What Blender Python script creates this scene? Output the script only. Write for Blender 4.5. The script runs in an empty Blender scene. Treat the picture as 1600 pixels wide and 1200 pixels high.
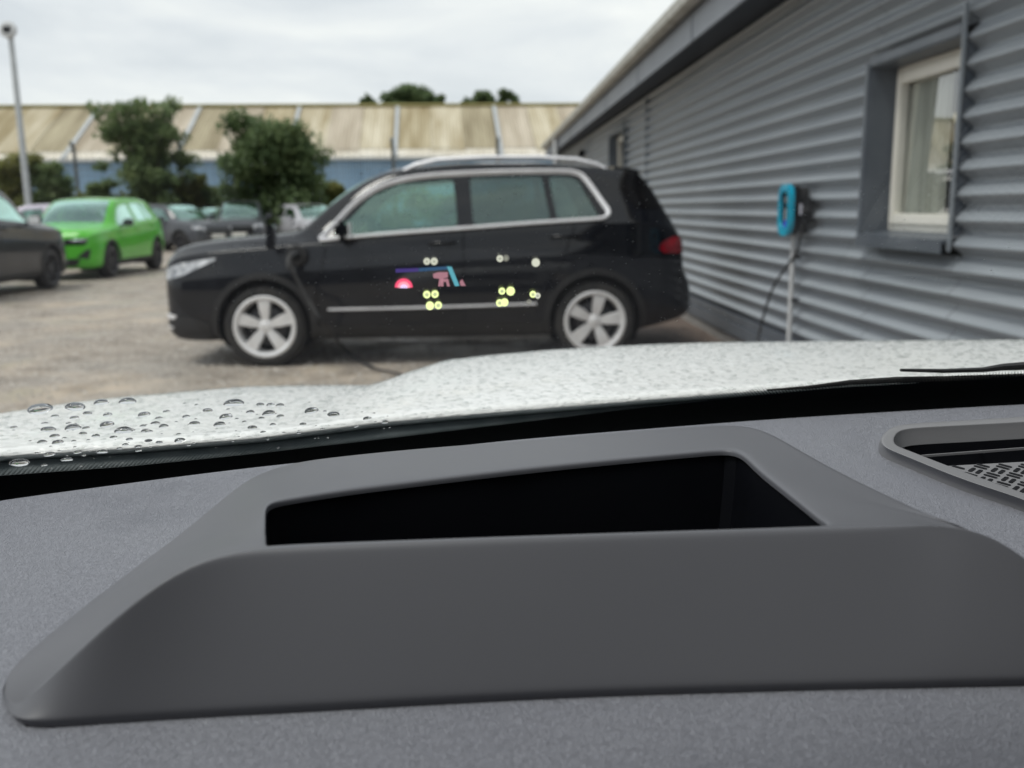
import bpy, bmesh, math, random
import numpy as np
from mathutils import Vector, Matrix, noise
from mathutils.bvhtree import BVHTree
random.seed(7); np.random.seed(7)
R = math.radians
scene = bpy.context.scene
COL = scene.collection

# ------------------------------------------------------------------ camera
F_PX, CAM_H = 1450.0, 1.25            # focal length for a 1600 px wide frame, lens height above the ground
_c = lambda px, py: Vector(((px-800)/F_PX, (600-py)/F_PX, -1.0)).normalized()
vy = _c(755, 325)
_a = Vector((-math.sin(R(1.0)), math.cos(R(1.0)), 0))
vz = (_a - _a.dot(vy)*vy).normalized()
vx = vy.cross(vz)
C2W = Matrix((vx, vy, vz))
CAM = Vector((0, 0, CAM_H))
cd = bpy.data.cameras.new('camera'); cam = bpy.data.objects.new('camera', cd); COL.objects.link(cam)
cam.matrix_world = Matrix.Translation(CAM) @ C2W.to_4x4()
cd.sensor_width = 36; cd.lens = 36*F_PX/1600; cd.clip_start = 0.02; cd.clip_end = 2000
cd.dof.use_dof = True; cd.dof.focus_distance = 0.60; cd.dof.aperture_fstop = 8.5
scene.camera = cam

# ------------------------------------------------------------------ sky, sun, exposure
world = bpy.data.worlds.new('World'); scene.world = world; world.use_nodes = True
nt = world.node_tree; nt.nodes.clear()
SUN_EL, SUN_AZ = 62, -125             # azimuth measured from +Y towards +X
def nd(t, kind, **kw):
    n = t.nodes.new(kind)
    for k, v in kw.items(): setattr(n, k, v)
    return n
out = nd(nt, 'ShaderNodeOutputWorld'); bg = nd(nt, 'ShaderNodeBackground'); bg.inputs[1].default_value = 1.0
sky = nd(nt, 'ShaderNodeTexSky', sky_type='NISHITA', sun_disc=False)
sky.sun_elevation = R(SUN_EL); sky.sun_rotation = R(SUN_AZ)
skm = nd(nt, 'ShaderNodeVectorMath', operation='SCALE'); skm.inputs['Scale'].default_value = 0.10
nt.links.new(sky.outputs[0], skm.inputs[0])
tc = nd(nt, 'ShaderNodeTexCoord'); mp = nd(nt, 'ShaderNodeMapping'); mp.inputs['Scale'].default_value = (1, 1, 3.4)
nz = nd(nt, 'ShaderNodeTexNoise'); nz.inputs['Scale'].default_value = 2.6; nz.inputs['Detail'].default_value = 6; nz.inputs['Roughness'].default_value = .55
nz.inputs['Distortion'].default_value = .4
nt.links.new(tc.outputs['Generated'], mp.inputs[0]); nt.links.new(mp.outputs[0], nz.inputs['Vector'])
cr = nd(nt, 'ShaderNodeValToRGB'); e = cr.color_ramp.elements
e[0].position = .34; e[0].color = (.50, .525, .56, 1); e[1].position = .66; e[1].color = (.79, .785, .76, 1)
m_ = e = cr.color_ramp.elements.new(.5); m_.color = (.64, .652, .668, 1)
nt.links.new(nz.outputs['Fac'], cr.inputs[0])
mx = nd(nt, 'ShaderNodeMixRGB'); mx.inputs[0].default_value = .93
nt.links.new(skm.outputs[0], mx.inputs[1]); nt.links.new(cr.outputs[0], mx.inputs[2])
nt.links.new(mx.outputs[0], bg.inputs[0]); nt.links.new(bg.outputs[0], out.inputs[0])
sd = bpy.data.lights.new('sun', 'SUN'); sd.energy = 1.5; sd.angle = R(20); sd.color = (1, .96, .9)
sun = bpy.data.objects.new('sun', sd); COL.objects.link(sun)
sdir = Vector((math.sin(R(SUN_AZ))*math.cos(R(SUN_EL)), math.cos(R(SUN_AZ))*math.cos(R(SUN_EL)), math.sin(R(SUN_EL))))
sun.rotation_euler = sdir.to_track_quat('Z', 'Y').to_euler(); sun.location = (0, 0, 30)
scene.view_settings.view_transform = 'Standard'; scene.view_settings.look = 'None'
scene.view_settings.exposure = 0.46; scene.view_settings.gamma = 1.0; scene.view_settings.use_curve_mapping = False
scene.render.engine = 'CYCLES'
scene.cycles.max_bounces = 10; scene.cycles.transparent_max_bounces = 24; scene.cycles.use_denoising = True
scene.cycles.transmission_bounces = 8; scene.cycles.glossy_bounces = 5; scene.cycles.diffuse_bounces = 4
scene.cycles.caustics_refractive = False; scene.cycles.caustics_reflective = False
scene.cycles.sample_clamp_indirect = 6

# ------------------------------------------------------------------ helpers
def ray(px, py): return C2W @ _c(px, py)
def at_z(px, py, z):
    d = ray(px, py); t = (z-CAM.z)/d.z; return CAM + d*t
def at_y(px, py, y):
    d = ray(px, py); return CAM + d*(y/d.y)
def at_x(px, py, x):
    d = ray(px, py); return CAM + d*(x/d.x)
def at_slope(px, py, z0, y0, k):      # meets the plane z = z0 + k (y - y0)
    d = ray(px, py); t = (z0 + k*(CAM.y-y0) - CAM.z)/(d.z - k*d.y); return CAM + d*t
def proj(p):
    q = C2W.transposed() @ (Vector(p)-CAM); q.z = min(q.z, -1e-3); return (800+F_PX*q.x/-q.z, 600-F_PX*q.y/-q.z)

def finish(name, me, mat, parent=None, smooth=True, ang=None):
    o = bpy.data.objects.new(name, me); COL.objects.link(o)
    if mat is not None:
        for m in (mat if isinstance(mat, (list, tuple)) else [mat]): me.materials.append(m)
    if smooth:
        me.polygons.foreach_set('use_smooth', [True]*len(me.polygons))
        if ang: me.set_sharp_from_angle(angle=R(ang))
    if parent is not None: o.parent = parent
    return o
def mesh(name, V, Fc, mat, parent=None, smooth=False, ang=None, fix=False):
    me = bpy.data.meshes.new(name); me.from_pydata([tuple(v) for v in V], [], Fc); me.update()
    if fix:
        bm = bmesh.new(); bm.from_mesh(me); bmesh.ops.recalc_face_normals(bm, faces=bm.faces); bm.to_mesh(me); bm.free()
    return finish(name, me, mat, parent, smooth, ang)
def tag(o, label=None, cat=None, group=None, kind=None):
    if label: o['label'] = label
    if cat: o['category'] = cat
    if group: o['group'] = group
    if kind: o['kind'] = kind
    return o
def empty(name, loc, rz=0, label=None, cat=None, group=None, kind=None):
    o = bpy.data.objects.new(name, None); o.empty_display_size = .2; COL.objects.link(o)
    o.location = loc; o.rotation_euler = (0, 0, rz); return tag(o, label, cat, group, kind)
class MB:
    """collects shapes that become one mesh"""
    def __init__(s): s.V = []; s.F = []
    def add(s, V, Fc):
        b = len(s.V); s.V += [Vector(v) for v in V]; s.F += [tuple(i+b for i in f) for f in Fc]; return s
    def box(s, c, d, rot=None, bevel=0):
        bm = bmesh.new(); bmesh.ops.create_cube(bm, size=1)
        for v in bm.verts: v.co = Vector((v.co.x*d[0], v.co.y*d[1], v.co.z*d[2]))
        if bevel: bmesh.ops.bevel(bm, geom=bm.edges[:], offset=bevel, segments=2, affect='EDGES')
        M = rot.to_matrix() if rot is not None and not isinstance(rot, Matrix) else rot
        bm.verts.index_update()
        V = [(M @ v.co if M else v.co) + Vector(c) for v in bm.verts]
        s.add(V, [[v.index for v in f.verts] for f in bm.faces]); bm.free(); return s
    def tube(s, P, r, n=8, cap=True, flat=1.0, up=None):
        P = [Vector(p) for p in P]; rs = r if isinstance(r, (list, tuple)) else [r]*len(P)
        V = []; Fc = []; u = None
        for i, p in enumerate(P):
            t = (P[min(i+1, len(P)-1)]-P[max(i-1, 0)]).normalized()
            if up is not None: u = Vector(up)
            elif u is None: u = Vector((0, 0, 1)) if abs(t.z) < .9 else Vector((1, 0, 0))
            u = (u - u.dot(t)*t).normalized(); w = t.cross(u)
            for k in range(n):
                a = 2*math.pi*k/n; V.append(p + u*math.cos(a)*rs[i]*flat + w*math.sin(a)*rs[i])
        for i in range(len(P)-1):
            for k in range(n): Fc.append((i*n+k, i*n+(k+1) % n, (i+1)*n+(k+1) % n, (i+1)*n+k))
        if cap: Fc.append(tuple(range(n))[::-1]); Fc.append(tuple((len(P)-1)*n+k for k in range(n)))
        return s.add(V, Fc)
    def lathe(s, prof, M=Matrix.Identity(4), n=32, closed=False):   # prof: (radius, height) about local z
        V = []; Fc = []; m = len(prof)
        for k in range(n):
            a = 2*math.pi*k/n
            for r, h in prof: V.append(M @ Vector((r*math.cos(a), r*math.sin(a), h)))
        for k in range(n):
            k2 = (k+1) % n
            for j in range(m if closed else m-1):
                j2 = (j+1) % m; Fc.append((k*m+j, k2*m+j, k2*m+j2, k*m+j2))
        return s.add(V, Fc)
    def prism(s, poly, plane, a, b):
        n = len(poly)
        f = {'xz': lambda p, t: (p[0], t, p[1]), 'yz': lambda p, t: (t, p[0], p[1]), 'xy': lambda p, t: (p[0], p[1], t)}[plane]
        V = [f(p, a) for p in poly] + [f(p, b) for p in poly]
        Fc = [tuple(range(n)), tuple(range(2*n-1, n-1, -1))] + [(i, n+i, n+(i+1) % n, (i+1) % n) for i in range(n)]
        return s.add(V, Fc)
    def build(s, name, mat, parent=None, smooth=False, ang=35, fix=True):
        return mesh(name, s.V, s.F, mat, parent, smooth, ang if smooth else None, fix)
def subsurf(o, lv=2):
    m = o.modifiers.new('smooth', 'SUBSURF'); m.levels = lv; m.render_levels = lv; return o
def round_poly(P, r, n=4):
    out = []; N = len(P)
    for i in range(N):
        p0, p, p1 = Vector(P[i-1]), Vector(P[i]), Vector(P[(i+1) % N]); rr = r[i] if isinstance(r, (list, tuple)) else r
        if rr <= 0: out.append(tuple(p)); continue
        a = (p0-p); b = (p1-p); d = min(rr, a.length*.45, b.length*.45)
        A = p+a.normalized()*d; B = p+b.normalized()*d
        for k in range(n+1):
            t = k/n; out.append(tuple(A*(1-t)**2 + p*2*t*(1-t) + B*t*t))
    return out
def catmull(P, n):
    P = [np.array(p, float) for p in P]; out = []
    for i in range(len(P)-1):
        p0 = P[max(i-1, 0)]; p1 = P[i]; p2 = P[i+1]; p3 = P[min(i+2, len(P)-1)]
        for k in range(n):
            t = k/n; out.append(.5*((2*p1)+(-p0+p2)*t+(2*p0-5*p1+4*p2-p3)*t*t+(-p0+3*p1-3*p2+p3)*t**3))
    out.append(P[-1]); return out

# ------------------------------------------------------------------ materials
def mat(name, color, rough=.5, metal=0, color2=None, nscale=5, stretch=(1, 1, 1), bump=0, bscale=40, coat=0, spec=.5, lo=.35, hi=.65, bkind='noise', rvar=0, detail=4, bdist=.002, sheen=None):
    m = bpy.data.materials.new(name); m.use_nodes = True; t = m.node_tree; b = t.nodes['Principled BSDF']
    b.inputs['Roughness'].default_value = rough; b.inputs['Metallic'].default_value = metal
    b.inputs['Coat Weight'].default_value = coat; b.inputs['Coat Roughness'].default_value = .04
    b.inputs['Specular IOR Level'].default_value = spec
    tc = nd(t, 'ShaderNodeTexCoord'); mp = nd(t, 'ShaderNodeMapping'); mp.inputs['Scale'].default_value = stretch
    t.links.new(tc.outputs['Object'], mp.inputs[0])
    n1 = nd(t, 'ShaderNodeTexNoise'); n1.inputs['Scale'].default_value = nscale; n1.inputs['Detail'].default_value = detail
    t.links.new(mp.outputs[0], n1.inputs['Vector'])
    if color2 is None: color2 = tuple(min(1, c*1.12+.002) for c in color)
    cr = nd(t, 'ShaderNodeValToRGB'); cr.color_ramp.elements[0].position = lo; cr.color_ramp.elements[1].position = hi
    cr.color_ramp.elements[0].color = (*color, 1); cr.color_ramp.elements[1].color = (*color2, 1)
    t.links.new(n1.outputs['Fac'], cr.inputs[0]); t.links.new(cr.outputs[0], b.inputs['Base Color'])
    if rvar:
        mr = nd(t, 'ShaderNodeMapRange'); mr.inputs[3].default_value = max(0, rough-rvar); mr.inputs[4].default_value = rough+rvar
        t.links.new(n1.outputs['Fac'], mr.inputs[0]); t.links.new(mr.outputs[0], b.inputs['Roughness'])
    if bump:
        if bkind == 'noise':
            n2 = nd(t, 'ShaderNodeTexNoise'); n2.inputs['Detail'].default_value = 3; o2 = n2.outputs['Fac']
        else:
            n2 = nd(t, 'ShaderNodeTexVoronoi', feature='SMOOTH_F1' if bkind == 'vor' else 'F1'); o2 = n2.outputs['Distance']
        n2.inputs['Scale'].default_value = bscale
        t.links.new(tc.outputs['Object'], n2.inputs['Vector'])
        bp = nd(t, 'ShaderNodeBump'); bp.inputs['Strength'].default_value = bump; bp.inputs['Distance'].default_value = bdist
        t.links.new(o2, bp.inputs['Height']); t.links.new(bp.outputs[0], b.inputs['Normal'])
    return m
def glass_mat(name, tint, refl=(1, 1, 1), strength=1.0, ior=1.5, sheet=False):
    m = bpy.data.materials.new(name); m.use_nodes = True; t = m.node_tree; t.nodes.clear()
    o = nd(t, 'ShaderNodeOutputMaterial'); mix = nd(t, 'ShaderNodeMixShader')
    tr = nd(t, 'ShaderNodeBsdfTransparent'); tr.inputs[0].default_value = (*tint, 1)
    gl = nd(t, 'ShaderNodeBsdfGlossy'); gl.inputs[0].default_value = (*refl, 1); gl.inputs['Roughness'].default_value = .015
    fr = nd(t, 'ShaderNodeFresnel'); fr.inputs[0].default_value = ior
    mu = nd(t, 'ShaderNodeMath', operation='MULTIPLY'); mu.inputs[1].default_value = strength
    ge = nd(t, 'ShaderNodeNewGeometry'); mr = nd(t, 'ShaderNodeMapRange'); t.links.new(ge.outputs['Backfacing'], mr.inputs[0])
    if sheet:       # one face stands for the whole pane: both sides reflect alike
        mr.inputs[3].default_value = ior; mr.inputs[4].default_value = 1/ior; t.links.new(mr.outputs[0], fr.inputs[0]); t.links.new(fr.outputs[0], mu.inputs[0])
    else:           # closed pane: only the face a ray enters by reflects
        mr.inputs[3].default_value = 1; mr.inputs[4].default_value = 0; m2 = nd(t, 'ShaderNodeMath', operation='MULTIPLY')
        t.links.new(fr.outputs[0], m2.inputs[0]); t.links.new(mr.outputs[0], m2.inputs[1]); t.links.new(m2.outputs[0], mu.inputs[0])
    mu.use_clamp = True; t.links.new(mu.outputs[0], mix.inputs[0])
    t.links.new(tr.outputs[0], mix.inputs[1]); t.links.new(gl.outputs[0], mix.inputs[2]); t.links.new(mix.outputs[0], o.inputs[0])
    return m
def emit_mat(name, c, s, transp=0.0):
    m = bpy.data.materials.new(name); m.use_nodes = True; t = m.node_tree; t.nodes.clear()
    o = nd(t, 'ShaderNodeOutputMaterial'); e = nd(t, 'ShaderNodeEmission'); e.inputs[0].default_value = (*c, 1); e.inputs[1].default_value = s
    tr = nd(t, 'ShaderNodeBsdfTransparent'); tr.inputs[0].default_value = (1, 1, 1, 1); ad = nd(t, 'ShaderNodeMixShader'); ad.inputs[0].default_value = 1-transp
    t.links.new(tr.outputs[0], ad.inputs[1]); t.links.new(e.outputs[0], ad.inputs[2]); t.links.new(ad.outputs[0], o.inputs[0]); return m
def paint(name, c, flake=0.0): return mat(name, c, .35, flake, nscale=3, coat=.8, spec=.05, rvar=.03)
M = {}
M['black_paint'] = paint('black_paint', (.006, .007, .010))
M['green_paint'] = paint('green_paint', (.085, .42, .035))
M['dark_grey_paint'] = paint('dark_grey_paint', (.022, .024, .030))
M['grey_paint'] = paint('grey_paint', (.07, .075, .085))
M['silver_paint'] = paint('silver_paint', (.42, .42, .45))
M['lilac_paint'] = paint('lilac_paint', (.50, .47, .55))
M['plastic_black'] = mat('plastic_black', (.012, .012, .013), .55, nscale=30, bump=.2, bscale=300)
M['gloss_black'] = mat('gloss_black', (.005, .005, .006), .12)
M['chrome'] = mat('chrome', (.84, .84, .87), .40, .25, nscale=8)
M['alloy'] = mat('alloy', (.80, .80, .81), .36, .35, nscale=12)
M['dark_alloy'] = mat('dark_alloy', (.05, .05, .055), .4, .5)
M['rubber'] = mat('rubber', (.012, .012, .013), .8, color2=(.03, .028, .026), nscale=12, bump=.4, bscale=60)
M['car_glass'] = glass_mat('car_glass', (.78, .92, .87), (.66, .95, .86), 5.5)
M['privacy_glass'] = glass_mat('privacy_glass', (.50, .58, .56), (.72, .92, .88), 3.8)
M['seat'] = mat('seat_fabric', (.035, .036, .038), .9, nscale=20)
M['lamp_lens'] = mat('lamp_lens', (.22, .23, .25), .10, .5, color2=(.85, .86, .88), nscale=14, coat=1)
M['red_lens'] = mat('red_lens', (.35, .008, .02), .12, color2=(.16, .004, .010), nscale=9, coat=1)
M['plate'] = mat('number_plate', (.75, .75, .70), .4)
# ------------------------------------------------------------------ cars
def pchip(xs, ys, xq):
    xs = np.array(xs, float); ys = np.array(ys, float); h = np.diff(xs); d = np.diff(ys)/h
    m = np.zeros_like(ys); m[0] = d[0]; m[-1] = d[-1]
    for i in range(1, len(xs)-1):
        if d[i-1]*d[i] > 0:
            w1 = 2*h[i]+h[i-1]; w2 = h[i]+2*h[i-1]; m[i] = (w1+w2)/(w1/d[i-1]+w2/d[i])
    idx = np.clip(np.searchsorted(xs, xq)-1, 0, len(h)-1); t = (xq-xs[idx])/h[idx]; hh = h[idx]
    return ((2*t**3-3*t**2+1)*ys[idx]+(t**3-2*t**2+t)*hh*m[idx]+(-2*t**3+3*t**2)*ys[idx+1]+(t**3-t**2)*hh*m[idx+1])
def loft(st, nlong=84, nsub=3):
    st = np.array(st, float); x0, x1 = st[0, 0], st[-1, 0]
    s = np.linspace(0, 1, nlong); s = .5-.5*np.cos(np.pi*s)*.55 - .5*.45*(1-2*s) ; s = (s-s[0])/(s[-1]-s[0])
    xq = np.unique(np.concatenate([x0+(x1-x0)*s, st[:, 0]]))
    q = [pchip(st[:, 0], st[:, k], xq) for k in range(1, 7)]
    V = []; n = None
    for i, x in enumerate(xq):
        zb, zs, zr, zt, hw, rw = [a[i] for a in q]; h = zs-zb
        key = [(0, zb), (.55*hw, zb), (.86*hw, zb+.01), (.965*hw, zb+.07*h+.02), (.995*hw, zb+.28*h), (1.0*hw, zb+.50*h), (.994*hw, zb+.70*h), (.981*hw, zb+.80*h), (.975*hw, zb+.835*h), (.958*hw, zs-.035*min(1, h)), (.938*hw, zs),
               (.938*hw*.45+rw*.55, zs*.5+zr*.5), (rw, zr), (rw*.86, zr*.35+zt*.65), (rw*.5, zt-.012), (0, zt)]
        half = catmull(key, nsub)
        half = [(max(0, p[0]), p[1]) for p in half]; half[0] = (0, half[0][1]); half[-1] = (0, half[-1][1])
        ring = half + [(-y, z) for y, z in half[-2:0:-1]]
        n = len(ring); V += [(x, -y, z) for y, z in ring]
    Fc = []
    L = len(xq)
    for i in range(L-1):
        for k in range(n): Fc.append((i*n+k, (i+1)*n+k, (i+1)*n+(k+1) % n, i*n+(k+1) % n))
    Fc.append(tuple(range(n))); Fc.append(tuple((L-1)*n+k for k in range(n))[::-1])
    me = bpy.data.meshes.new('loft'); me.from_pydata(V, [], Fc)
    bm = bmesh.new(); bm.from_mesh(me); bmesh.ops.recalc_face_normals(bm, faces=bm.faces)
    if sum(f.normal.dot(f.calc_center_median()-Vector((1.3, 0, .8))) for f in bm.faces) < 0:
        bmesh.ops.reverse_faces(bm, faces=bm.faces)
    bm.normal_update(); bm.verts.ensure_lookup_table()
    P = [v.co.copy() for v in bm.verts]; N = [v.normal.copy() for v in bm.verts]; FF = [tuple(v.index for v in f.verts) for f in bm.faces]
    bm.free(); bpy.data.meshes.remove(me); return P, N, FF
def shell(P, N, FF, a, b):
    n = len(P); V = [p+q*a for p, q in zip(P, N)] + [p+q*b for p, q in zip(P, N)]
    return V, FF + [tuple(i+n for i in f[::-1]) for f in FF]
def boolean(V, Fc, cut, op, selfx=False):
    me = bpy.data.meshes.new('a'); me.from_pydata([tuple(v) for v in V], [], Fc); me.update()
    a = bpy.data.objects.new('a', me); COL.objects.link(a)
    cm = bpy.data.meshes.new('b'); cm.from_pydata([tuple(v) for v in cut.V], [], cut.F)
    bm = bmesh.new(); bm.from_mesh(cm); bmesh.ops.recalc_face_normals(bm, faces=bm.faces); bm.to_mesh(cm); bm.free()
    b = bpy.data.objects.new('b', cm); COL.objects.link(b)
    m = a.modifiers.new('m', 'BOOLEAN'); m.operation = op; m.solver = 'EXACT'; m.object = b
    m.use_self = selfx
    dg = bpy.context.evaluated_depsgraph_get(); res = bpy.data.meshes.new_from_object(a.evaluated_get(dg))
    bpy.data.objects.remove(a); bpy.data.objects.remove(b); bpy.data.meshes.remove(me); bpy.data.meshes.remove(cm)
    return res
def islands(me):
    bm = bmesh.new(); bm.from_mesh(me); bm.verts.ensure_lookup_table(); seen = set(); outs = []
    for v in bm.verts:
        if v.index in seen: continue
        st = [v]; comp = []; seen.add(v.index)
        while st:
            a = st.pop(); comp.append(a)
            for e in a.link_edges:
                w = e.other_vert(a)
                if w.index not in seen: seen.add(w.index); st.append(w)
        ids = {a.index: i for i, a in enumerate(comp)}; fs = {f for a in comp for f in a.link_faces}
        if len(fs) > 3: outs.append(([a.co.copy() for a in comp], [[ids[q.index] for q in f.verts] for f in fs]))
    bm.free(); return outs
def circ(cx, cz, r, n=40, a0=0, a1=2*math.pi): return [(cx+r*math.cos(a0+(a1-a0)*k/n), cz+r*math.sin(a0+(a1-a0)*k/n)) for k in range(n if abs(a1-a0-2*math.pi) < 1e-6 else n+1)]
def both(mb, poly, y0, y1):
    mb.prism(poly, 'xz', y0, y1); mb.prism(poly, 'xz', -y1, -y0)
WHEELS = {}
def wheel_meshes(kind, r, rr):
    key = (kind, r, rr)
    if key in WHEELS: return WHEELS[key]
    w = .115; k = rr/.262
    Mx = Matrix.Rotation(R(90), 4, 'X')        # axis along y, outer face towards -y
    t = MB().lathe([(rr*.97, -w*.85), (rr+.012, -w), (r-.035, -w*1.02), (r-.010, -w*.86), (r, -w*.55), (r, w*.55), (r-.010, w*.86), (r-.035, w*1.02), (rr+.012, w), (rr*.97, w*.85)], Mx, 48, True)
    tyre = t.build('tyre', None, None, True, 50).data
    for kk in range(0): pass
    m = MB()
    m.lathe([(rr+.006, w*.93), (rr+.010, w*1.0), (rr-.004, w*1.04), (rr-.022, w*.99), (rr-.032, w*.80), (rr-.034, -w*.8), (rr-.02, -w*.8), (rr-.018, w*.7)], Mx, 48, True)
    nsp = {'five': 5, 'split': 5, 'multi': 10}[kind]
    def spoke(a, w0, w1, split=0):
        for s in ((-1, 1) if split else (0,)):
            V = []
            for rad, wd, dep in ((.035*k, w0*.8, w*.78), (rr*.45, (w0+w1)*.5, w*.86), (rr*.78, w1, w*.92), (rr-.012, w1*1.12, w*.88)):
                off = s*split*(rad/rr)
                for sy, dz, ww in ((-1, 0, .82), (1, 0, .82), (1, -.030, 1.0), (-1, -.030, 1.0)):
                    x = rad; y = off+sy*ww*wd/2; V.append(Mx @ Vector((x*math.cos(a)-y*math.sin(a), x*math.sin(a)+y*math.cos(a), dep+dz)))
            Fc = [(0, 1, 2, 3), (15, 14, 13, 12)] + [(i*4+j, (i+1)*4+j, (i+1)*4+(j+1) % 4, i*4+(j+1) % 4) for i in range(3) for j in range(4)]
            m.add(V, Fc)
    for i in range(nsp):
        a = R(90)+2*math.pi*i/nsp
        if kind == 'five': spoke(a, .072*k, .118*k)
        elif kind == 'split': spoke(a, .030*k, .030*k, .055*k)
        else: spoke(a, .022*k, .026*k)
    m.lathe([(0, w*.86), (.028, w*.86), (.034, w*.82), (.060*k, w*.78), (.068*k, w*.70), (.068*k, w*.5)], Mx, 24)
    rim = m.build('rim', None, None, True, 30).data
    b = MB().lathe([(0, w*.35), (.15*k, w*.35), (.165*k, w*.30), (.165*k, w*.1), (rr-.03, -w*.5), (0, -w*.5)], Mx, 32)
    disc = b.build('brake_disc', None, None, True, 30).data
    for o in [o for o in bpy.data.objects if o.data in (tyre, rim, disc)]: bpy.data.objects.remove(o)
    WHEELS[key] = (tyre, rim, disc); return WHEELS[key]
def put_wheel(root, x, y, z, kind, r, rr, rimmat, side, spin=0):
    t, ri, di = wheel_meshes(kind, r, rr)
    def mk(name, me, m):
        me = me.copy() if me.materials and me.materials[0] is not m else me
        if not me.materials: me.materials.append(m)
        elif me.materials[0] is not m: me.materials[0] = m
        o = bpy.data.objects.new(name, me); COL.objects.link(o); return o
    w = mk('wheel', t, M['rubber']); w.parent = root; w.location = (x, y, z)
    w.rotation_euler = (0, R(spin), 0 if side < 0 else math.pi)
    for nm, me, m in (('rim', ri, rimmat), ('brake_disc', di, M['dark_alloy'])):
        o = mk(nm, me, m); o.parent = w
    return w
def make_car(name, loc, heading, sp, label, cat='car', group=None):
    """heading 0: nose towards -X. sp: the shape of this kind of car"""
    root = empty(name, loc, heading, label, cat, group)
    P, N, FF = loft(sp['st'], sp.get('n', 84), sp.get('ns', 3)); pm = M[sp['paint']]
    WB, wr, rr = sp['wb'], sp['wr'], sp['rr']; zc = wr; arch = wr+.045
    wins = sp['wins']; gl = MB(); cut = MB()
    for w in wins:
        both(gl, round_poly(w, .035, 3), .30, 1.2)
    ws = [(sp['ws'][0], -sp['ws'][2]), (sp['ws'][0], sp['ws'][2]), (sp['ws'][1], sp['ws'][3]), (sp['ws'][1], -sp['ws'][3])]
    bl = [(sp['bl'][0], -sp['bl'][2]), (sp['bl'][0], sp['bl'][2]), (sp['bl'][1], sp['bl'][3]), (sp['bl'][1], -sp['bl'][3])]
    gl.prism(round_poly(ws, .07, 3), 'xy', sp['ws'][4], 2.2); gl.prism(round_poly(bl, .06, 3), 'xy', sp['bl'][4], 2.2)
    cut.V = list(gl.V); cut.F = list(gl.F)
    for cx in (0, WB):
        both(cut, [(cx-arch, -.2), (cx+arch, -.2)] + circ(cx, zc+.01, arch, 26, 0, math.pi), .52, 1.3)
    if sp.get('seams', True):
        for s in sp['seam']:
            for i in range(len(s)-1):
                a, b = Vector(s[i]), Vector(s[i+1]); d = (b-a).normalized(); q = Vector((-d.y, d.x))*.0035
                both(cut, [tuple(a-q), tuple(b-q), tuple(b+q), tuple(a+q)], .80, 1.2)
    body = boolean(*shell(P, N, FF, 0, -.03), cut, 'DIFFERENCE', True)
    print(name, sp['paint'], 'body faces', len(body.polygons))
    ob = finish('body', body, pm, root, True, 28)
    gv = boolean(*shell(P, N, FF, -.008, -.012), gl, 'INTERSECT', True)
    print('glass', len(gv.polygons))
    for V, Fc in islands(gv):
        cx = sum(v.x for v in V)/len(V); cy = sum(v.y for v in V)/len(V)
        if abs(cy) < .25: nm = 'windscreen' if cx < WB*.6 else 'rear_window'
        else: nm = 'side_window'
        mesh(nm, V, Fc, M['privacy_glass'] if (cx > sp.get('priv', 1.62) and sp.get('privacy')) else M['car_glass'], root, True, 40)
    bpy.data.meshes.remove(gv)
    bvh = BVHTree.FromPolygons(P, [f for f in FF])
    def side(x, z, s=-1, off=0):
        h = bvh.ray_cast(Vector((x, s*3, z)), Vector((0, -s, 0)));
        return (h[0]+h[1]*off) if h[0] else None
    def overlay(nm, polys, m, out=.004, inn=-.004, plane='xz', lim=(.3, 1.2), split=True):
        mb = MB()
        for p in polys:
            if plane == 'xz' and lim[0] > 0: both(mb, p, *lim)
            else: mb.prism(p, plane, *lim)
        r = boolean(*shell(P, N, FF, out, inn), mb, 'INTERSECT')
        for V, Fc in islands(r): mesh(nm, V, Fc, m, root, True, 30)
        bpy.data.meshes.remove(r)
    # cladding along the sills and arches
    cm = M[sp.get('clad', 'plastic_black')]
    a0 = sp.get('aw', .045)
    def ring(cx):
        o_ = circ(cx, zc+.01, arch+a0, 30, R(-25), R(205)); i_ = circ(cx, zc+.01, arch-.004, 30, R(205), R(-25)); return o_+i_
    overlay('arch_moulding', [ring(0), ring(WB)], cm, .006, -.006, lim=(.55, 1.2))
    zl = sp.get('sill', .36)
    overlay('sill_cladding', [[(arch+a0+.002, .1), (WB-arch-a0-.002, .1), (WB-arch-a0-.002, zl), (arch+a0+.002, zl)]], cm, .006, -.006, lim=(.5, 1.2))
    for nm, polys, m, kw in sp.get('over', []): overlay(nm, polys, M[m], **kw)
    # trim tubes drawn on the flank
    for nm, path, r, m in sp.get('tubes', []):
        for s in (-1, 1):
            pts = [side(x, z, s, .003) for x, z in [tuple(p) for p in catmull(path, 4)]]
            pts = [p for p in pts if p is not None]
            MB().tube(pts, r, 6, flat=.6).build(nm, M[m], root, True, 60)
    for hx, hz in sp.get('handles', []):
        for s in (-1, 1):
            p = side(hx, hz, s)
            if p is None: continue
            MB().tube([p+Vector((-.10, 0, 0)), p+Vector((-.085, s*.035, .002)), p+Vector((.085, s*.035, .006)), p+Vector((.10, 0, .006))], .013, 6).build('door_handle', pm, root, True, 60)
    mxx, mz = sp['mirror']
    for s in (-1, 1):
        p = side(mxx, mz, s) or Vector((mxx, s*.86, mz))
        m = MB().box(p+Vector((.02, s*.16, .06)), (.11, .20, .15), bevel=.035); m.tube([p, p+Vector((.02, s*.10, .02))], .022, 6)
        h = m.build('wing_mirror', M[sp.get('mirmat', sp['paint'])], root, True, 50)
        MB().box(p+Vector((.077, s*.16, .06)), (.006, .17, .12)).build('mirror_glass', M['chrome'], h)
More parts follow.
